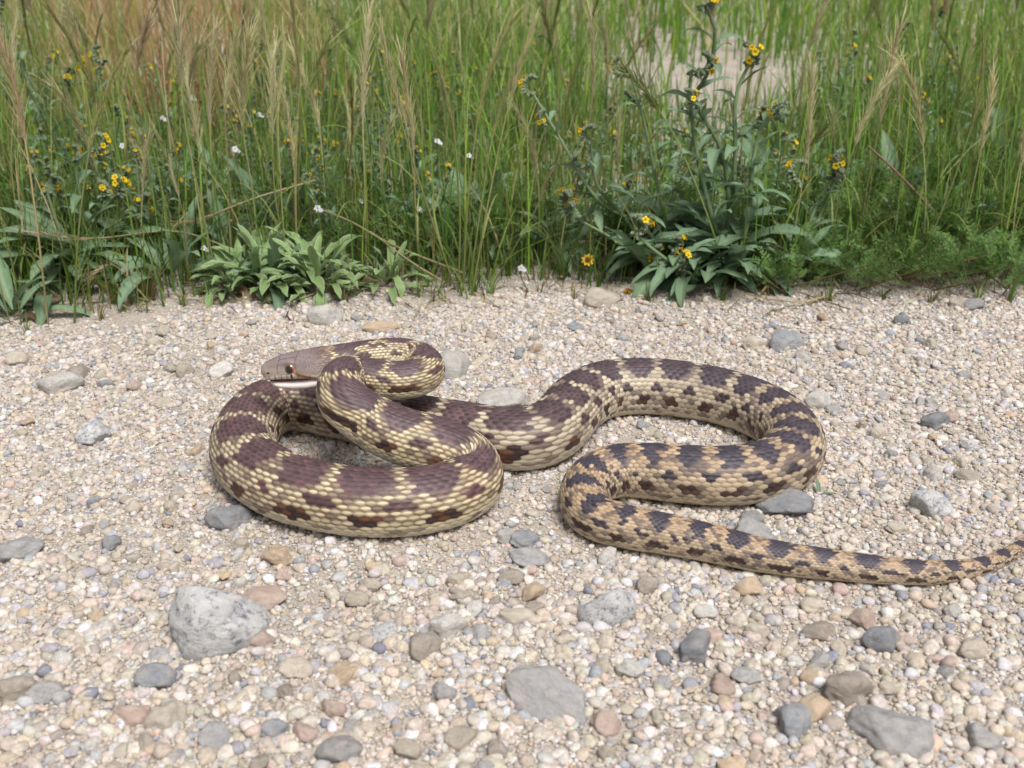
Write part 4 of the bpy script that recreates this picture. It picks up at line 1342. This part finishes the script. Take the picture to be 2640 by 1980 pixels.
fiddleneck('fiddleneck_plant', 'broad leaved fiddleneck with small orange heads behind the tall foxtail', rp, [
    [rp, P(180, 470, Y0), P(165, 360, Y0), P(200, 320, Y0)], [rp, P(240, 490, Y0), P(310, 460, Y0)], [rp, P(205, 480, Y0), P(250, 420, Y0)], [rp, P(130, 500, Y0), P(100, 410, Y0)]], 25, 1.1, 26, leaf_n=12)
rp = rootp(30, 690); Y0 = rp[1]
rosette('broadleaf_seedling', 'broad leaved seedling at the foot of the short straw stalks', rp[0], rp[1], BROAD, 9, .55, .8, .2, 1.1, 41, 1)
rp = rootp(115, 668)
rosette('broadleaf_seedling', 'flat leaved seedling beside the foot of the tall foxtail', rp[0], rp[1] + .02, BROAD, 7, .5, .75, .12, .7, 42, 1)

# three common fiddlenecks, then copies through the meadow
PROTO = []
for q in range(3):
    r = random.Random(200 + q)
    sts = []
    for k in range(3 + q):
        a = r.uniform(0, 6.28); sp = r.uniform(.02, .07); hh = r.uniform(.13, .225)
        sts.append([(0, 0, 0), (math.cos(a) * sp * .3, math.sin(a) * sp * .3, hh * .4), (math.cos(a) * sp * .7, math.sin(a) * sp * .7, hh * .75), (math.cos(a) * sp, math.sin(a) * sp, hh)])
    PROTO.append(fiddleneck('fiddleneck_plant', 'common fiddleneck', (0, 0, 0), sts, 300 + q, .95, 10, 'fiddlenecks through the meadow', leaf_n=13))
FLAB = ['slim fiddleneck with three flower heads growing in the grass', 'bushy fiddleneck with four flower heads growing in the grass', 'spreading fiddleneck with many flower heads growing in the grass']
spots = []
for dx, dy, Yd in [(560, 60, 1.55), (370, 160, 1.45), (800, 215, 1.18), (890, 235, 1.20), (760, 160, 1.5), (700, 265, 1.15), (960, 110, 1.9), (1020, 60, 2.2), (1100, 130, 1.9), (880, 60, 2.1), (930, 180, 1.6),
                   (630, 290, 1.12), (720, 420, 1.02), (930, 350, 1.05), (240, 410, 1.06), (300, 470, 1.0), (1270, 250, 1.25), (1820, 110, 1.5), (1900, 100, 1.7), (2030, 40, 1.6), (2080, 120, 1.5), (2150, 70, 1.9),
                   (100, 30, 1.25), (60, 130, 1.4), (1250, 60, 2.4), (1400, 80, 2.6), (530, 220, 1.3), (850, 360, 1.08), (1050, 250, 1.5), (1980, 260, 1.3), (120, 300, 1.05), (200, 250, 1.12), (330, 330, 1.04), (60, 400, 1.0), (1330, 330, 1.06), (1680, 330, 1.05), (1450, 300, 1.08), (1120, 90, 1.7), (980, 150, 1.5), (840, 130, 1.45), (1180, 160, 1.5), (660, 150, 1.4)]:
    p = P(dx, dy, Yd)
    spots.append((p[0], Yd, max(.5, min(1.35, p[2] / .195))))
for q, (x, y, s) in enumerate(spots):
    k = q % 3
    o = PROTO[k] if q < 3 else copy_tree(PROTO[k])
    put(o, x, y, random.uniform(0, 6.28), s)
    tag(o, FLAB[k], 'plant', 'fiddlenecks through the meadow, ' + ['slim', 'bushy', 'spreading'][k])


# leafy young herbs filling the shade under the grass
HERB = [rosette('leafy_herb', 'leafy herb', 0, 0, LANCE, 16, .45, .85, .35, 1.25, 70 + k, 0, 'plant', 'x') for k in range(3)]
HLAB = ['young grey green herb with upright narrow leaves under the grass', 'young grey green herb with spreading narrow leaves under the grass', 'young grey green herb with a crowded leaf tuft under the grass']
n_h = 0
r_ = random.Random(12)
while n_h < 105:
    y = .93 * (1.9 / .93)**r_.random(); x = r_.uniform(-1, 1) * (.02 + .47 * y)
    if y < edge_y(x) + .035 or float(patch_mask(np.array(x), np.array(y))) > .3: continue
    k = n_h % 3
    o = HERB[k] if n_h < 3 else copy_tree(HERB[k])
    put(o, x, y, r_.uniform(0, 6.28), r_.uniform(.8, 1.7))
    tag(o, HLAB[k], 'plant', 'young herbs, ' + ['upright', 'spreading', 'crowded'][k]); n_h += 1


# ---- ferny filaree mats
def frond_mesh(seed):
    r = random.Random(seed)
    b = Bag(); L = .055
    pts = curve([(0, 0, 0), (0, L * .35, .006), (0, L * .7, .007), (0, L, .002)], 12)
    tube(b, pts, np.linspace(.0006, .0003, 12), (.16, .14, .06), 4)
    for k in range(3, 12):
        f = k / 11
        wl = .014 * math.sin(min(f * 1.25, 1) * math.pi * .62 + .5) * (1.15 - .55 * f)
        for sg in (-1, 1):
            p = pts[k]; d = np.array([sg * .85, .55 + r.gauss(0, .15), .25 + r.gauss(0, .3)]); d /= np.linalg.norm(d)
            sd = np.cross(d, (0, 0, 1)); sd /= np.linalg.norm(sd)
            c = np.array((.125, .235, .055)) * r.uniform(.75, 1.35)
            ribbon(b, [p, p + d * wl * .6, p + d * wl], [.0006, .0008, .0003], sd, c)
            for z in range(1, 5):
                q = p + d * wl * z / 5
                for s2 in (-1, 1):
                    e = d * .6 + sd * s2 * .8 + np.array([0, 0, r.gauss(.1, .15)]); e /= np.linalg.norm(e)
                    ll = wl * .42 * (1 - .12 * z)
                    ribbon(b, [q, q + e * ll * .5, q + e * ll], [.0004, .0009, .0002], np.cross(e, (0, 0, 1)) + 1e-5, c * r.uniform(.85, 1.2))
    return b.mesh('filaree_frond_%d' % seed, M_LEAF)


FRONDS = [frond_mesh(s) for s in range(5)]


def ferny(x, y, n, s, seed, label, group=None):
    r = random.Random(seed)
    root = link('filaree_plant', None, loc=(x, y, float(gz(x, y)) - .001))
    tag(root, label, 'plant', group)
    for k in range(n):
        yaw = k * 2.4 + r.gauss(0, .4)
        part('leaf', FRONDS[r.randrange(5)], root, loc=(r.gauss(0, .012), r.gauss(0, .012), .003 + .012 * r.random()), rot=(r.uniform(.15, 1.2), r.gauss(0, .3), yaw), scl=s * r.uniform(.7, 1.15))
    b = Bag()
    for k in range(2):
        a = r.uniform(0, 6.28); L = r.uniform(.05, .09)
        cv = curve([(0, 0, .003), (math.cos(a) * L * .5, math.sin(a) * L * .5, .02), (math.cos(a) * L, math.sin(a) * L, .038)], 10)
        tube(b, cv, np.linspace(.0008, .0005, 10), (.22, .15, .08), 6)
    part('red_stem', b.mesh('filaree_stem', M_LEAF), root)
    return root


def ferny_row(pts, label, group, seed0):
    for q, (dx, dy, n, s) in enumerate(pts):
        p = G(dx, dy)
        ferny(p[0], p[1], n, s, seed0 + q, label, group)


ferny_row([(1690 + 52 * q + random.uniform(-18, 18), 632 - (q % 3) * 16 + random.uniform(-5, 5), 24, random.uniform(.55, .85)) for q in range(11)],
          'ferny filaree plant in the mat bordering the gravel right of the fiddlenecks', 'ferny mat bordering the gravel', 400)
ferny_row([(1700 + 66 * q + random.uniform(-20, 20), 560 - (q % 2) * 28, 28, random.uniform(.85, 1.2)) for q in range(9)],
          'ferny filaree plant standing behind the mat that borders the gravel', 'taller ferny plants behind the mat', 430)
ferny_row([(20, 560, 13, 1.1), (75, 520, 14, 1.2), (270, 540, 12, 1.1), (330, 520, 14, 1.2), (395, 545, 11, 1.0), (440, 500, 13, 1.1)],
          'ferny filaree plant among the stalks between foxtail and woolly rosettes', 'ferny plants behind the foxtails', 460)
ferny_row([(930, 560, 12, 1.1), (1010, 540, 13, 1.2), (1100, 540, 12, 1.1), (1180, 560, 10, .9), (780, 560, 12, 1.1), (1300, 560, 11, 1.0)],
          'ferny filaree plant in the shade between rosettes and fiddlenecks', 'ferny plants in the middle shade', 480)

ferny_row([(60 + 118 * q + random.uniform(-40, 40), 500 + 30 * (q % 3), 16, random.uniform(.8, 1.2)) for q in range(14)],
          'ferny filaree plant half hidden by grass stems behind the front plants', 'ferny plants half hidden by grass', 500)
ferny_row([(1640 + 70 * q + random.uniform(-20, 20), 500 - 25 * (q % 2), 18, random.uniform(1.0, 1.35)) for q in range(8)],
          'tall ferny filaree plant rising behind the low ferny mat in the grass', 'tall ferny plants rising behind the mat', 540)

# ---- tufts, daisies, white flowers, fallen stems
def tuft(dx, dy, n, L, c, label, seed, spread=.55):
    r = random.Random(seed)
    p = G(dx, dy)
    root = link('tuft_plant', None, loc=(p[0], p[1], float(gz(p[0], p[1])) - .001)); tag(root, label or 'tiny stray tuft creeping out onto the gravel along the meadow edge', 'tuft', None if label else 'stray tufts on the gravel edge')
    for k in range(n):
        a = r.uniform(0, 6.28); l_ = L * r.uniform(.6, 1.1); sp = r.uniform(.1, spread) * l_
        d = np.array([math.cos(a), math.sin(a), 0])
        bg = Bag()
        cv = curve([d * .002, d * sp * .35 + np.array([0, 0, l_ * .5]), d * sp + np.array([0, 0, l_ * .92])], 7)
        ribbon(bg, cv, np.linspace(.0017, .0003, 7), (-d[1], d[0], 0), np.array(c) * r.uniform(.75, 1.25))
        part('blade', bg.mesh('tuft_blade', M_GRASS), root)


tuft(325, 655, 30, .040, (.20, .16, .06), 'small reddish green wiry tuft on bare sand beside the rosettes', 1, 1.1)
tuft(250, 660, 16, .034, (.16, .17, .05), 'tiny sparse tuft on bare sand beside the tall foxtail', 2, 1.2)
tuft(1215, 600, 22, .050, (.13, .20, .055), 'fleshy green narrow leaved tuft beside the yellow daisy', 3, .9)
for q, (dx, dy) in enumerate([(60, 716), (215, 690), (395, 662), (450, 652), (745, 650), (905, 640), (1060, 634), (1165, 628), (1400, 645), (1560, 648), (1655, 640), (1790, 650), (1905, 646), (2010, 652), (2110, 648), (2180, 650), (1240, 640), (960, 650)]):
    tuft(dx, dy + 3, 9, .016 + .012 * ((q * 5) % 4) / 3, [(.16, .24, .06), (.26, .22, .09), (.20, .26, .08)][q % 3], None, 30 + q, 1.4)
tuft(1100, 590, 12, .035, (.12, .18, .06), 'little green tuft between grass stalks and the daisy', 4, 1.0)


def daisy(dx, dy, h, s, label, tilt, seed):
    p = G(dx, dy)
    root = link('yellow_daisy', None, loc=(p[0], p[1], float(gz(p[0], p[1])) - .001)); tag(root, label, 'flower')
    b = Bag(); tube(b, curve([(0, 0, 0), (.002, .003, h * .5), (0, 0, h)], 8), .0008, (.13, .19, .06), 6)
    part('stem', b.mesh('daisy_stem', M_LEAF), root)
    d = Bag()
    for k in range(60):
        rr_ = .0028 * math.sqrt((k + .5) / 60) * s; a = k * 2.4
        q = np.array([rr_ * math.cos(a), rr_ * math.sin(a), .0006 + .0012 * (1 - k / 60)])
        tube(d, [q, q + np.array([0, 0, .0011])], [.00035, .0002], (.62, .27, .01), 5)
    rt = (tilt, 0, 0)
    hd = part('disc', d.mesh('daisy_disc', M_PETAL), root, loc=(0, 0, h), rot=rt)
    for k in range(9):
        a = k * 2 * math.pi / 9
        bg = Bag(); dv = np.array([math.cos(a), math.sin(a), 0])
        ribbon(bg, [dv * .0022 * s, dv * .0045 * s + np.array([0, 0, .0005]), dv * .0068 * s + np.array([0, 0, .0002])], [.0018 * s, .0032 * s, .0014 * s], (-dv[1], dv[0], .1), (.80, .50, .01))
        part('petal', bg.mesh('daisy_petal', M_PETAL), hd)


daisy(1268, 616, .026, .85, 'yellow daisy with orange centre in front of the fiddlenecks', .95, 1)
daisy(1356, 632, .003, .9, 'fallen looking yellow daisy lying on the soil beside the pale stone', -.15, 2)
WHITE = Bag()
for k in range(5):
    a = k * 2 * math.pi / 5; d = np.array([math.cos(a), math.sin(a), 0])
    ribbon(WHITE, [d * .0002, d * .0014 + np.array([0, 0, .0003]), d * .0025], [.0006, .0021, .0010], (-d[1], d[0], 0), (.80, .80, .80))
tube(WHITE, [(0, 0, 0), (0, 0, .0004)], [.0006, .0004], (.7, .6, .15), 6)
WHITE = WHITE.mesh('white_flower', M_PETAL)
for q, (dx, dy, Yd) in enumerate([(686, 452, .99), (780, 436, 1.02), (265, 320, 1.06), (350, 257, 1.15), (508, 325, 1.08), (1013, 330, 1.06), (440, 538, .95), (905, 450, 1.0), (1126, 575, .92), (560, 250, 1.2), (415, 215, 1.25), (945, 300, 1.1)]):
    p = P(dx, dy, Yd)
    root = link('white_flower', None, loc=(p[0], Yd, float(gz(p[0], Yd)) - .001))
    tag(root, 'tiny white five petalled flower on a hair thin stem', 'flower', 'tiny white flowers')
    b = Bag(); h = max(p[2], .01)
    tube(b, curve([(random.gauss(0, .006), random.gauss(0, .006), 0), (0, .003, h * .6), (0, 0, h)], 8), .0005, (.14, .19, .07), 5)
    part('stem', b.mesh('white_flower_stem', M_LEAF), root)
    part('flower', WHITE, root, loc=(0, 0, h), rot=(random.uniform(.5, 1.3), random.gauss(0, .3), 0), scl=random.uniform(1.0, 1.35))
    part('flower', WHITE, root, loc=(.003, 0, h - .002), rot=(random.uniform(.3, 1.2), random.gauss(0, .4), .5), scl=random.uniform(.7, 1.0))


def fallen(pts, rad, c, label, headc=None, seed=0):
    b = Bag(); cv = curve(pts, 24); mid = cv[0].copy(); mid[2] = 0
    tube(b, cv - mid, np.linspace(rad, rad * .6, 24), c, 6)
    root = link('fallen_stalk', None, loc=mid); tag(root, label, 'stalk')
    part('stem', b.mesh('fallen_stem', M_STRAW), root)
    if headc is not None:
        r = random.Random(seed); h = Bag()
        for k in range(14):
            f = .70 + .3 * k / 14
            p = cv[int(f * 23)] - mid; t = cv[min(int(f * 23) + 1, 23)] - cv[max(int(f * 23) - 1, 0)]; t /= np.linalg.norm(t)
            for w in range(2):
                o = np.array([r.gauss(0, 1), r.gauss(0, 1), r.gauss(0, 1)]); o -= t * (o @ t); o /= np.linalg.norm(o)
                d = t + o * .25; d /= np.linalg.norm(d)
                ribbon(h, [p, p + d * .005, p + d * .011], [.0005, .0017, .0003], np.cross(d, o), headc)
                ribbon(h, [p + d * .010, p + d * .028], [.0004, .0001], np.cross(d, o), headc)
        part('seed_head', h.mesh('fallen_head', M_STRAW), root)


fallen([P(1720, 642, .915), P(1640, 600, .925), P(1520, 550, .94)], .0021, (.25, .13, .085), 'thick reddish stem lying slanted at the foot of the big fiddleneck')
fallen([P(2010, 450, 1.0), P(1940, 375, 1.0), P(1875, 315, 1.01)], 0.0016, (.25, .15, .11), 'thick reddish stem leaning in the grass above the ferny mat')
fallen([P(1000, 590, .935), P(850, 530, .945), P(760, 480, .96), P(700, 455, .97)], .0014, (.33, .30, .13), 'straw coloured stalk fallen across the back of the rosettes')
fallen([P(960, 610, .925), P(880, 560, .93), P(800, 500, .955)], .0009, (.40, .34, .18), 'thin straw stalk fallen beside the small shrivelled rosette')
fallen([P(520, 545, .95), P(380, 500, .96), P(200, 515, .93), P(50, 500, .93)], .0011, (.36, .34, .15), 'long straw stalk lying low behind the foxtails with a bent head', (.46, .36, .22), 1)
fallen([P(680, 390, 1.02), P(560, 425, .99), P(440, 470, .97), P(395, 480, .97)], .0011, (.46, .37, .20), 'dry golden stalk fallen with its seed head pointing toward the foxtails', (.42, .34, .17), 2)
fallen([P(320, 650, .86), P(250, 575, .90), P(215, 585, .90), P(205, 600, .90)], .0007, (.38, .31, .17), 'thin dry straw bent over the bare sand with a drooping head', (.48, .38, .22), 3)

# seedling sprouting beside the slate stone
b = G(1770, 1072)
root = link('seedling', None, loc=(b[0], b[1], 0)); tag(root, 'tiny green seedling with two leaves on gravel beside the blue oval stone', 'plant')
part('leaf', LANCE[0], root, loc=(0, 0, .001), rot=(.95, 0, .1), scl=.18)
part('leaf', LANCE[1], root, loc=(0, 0, .001), rot=(.45, 0, -1.6), scl=.17)
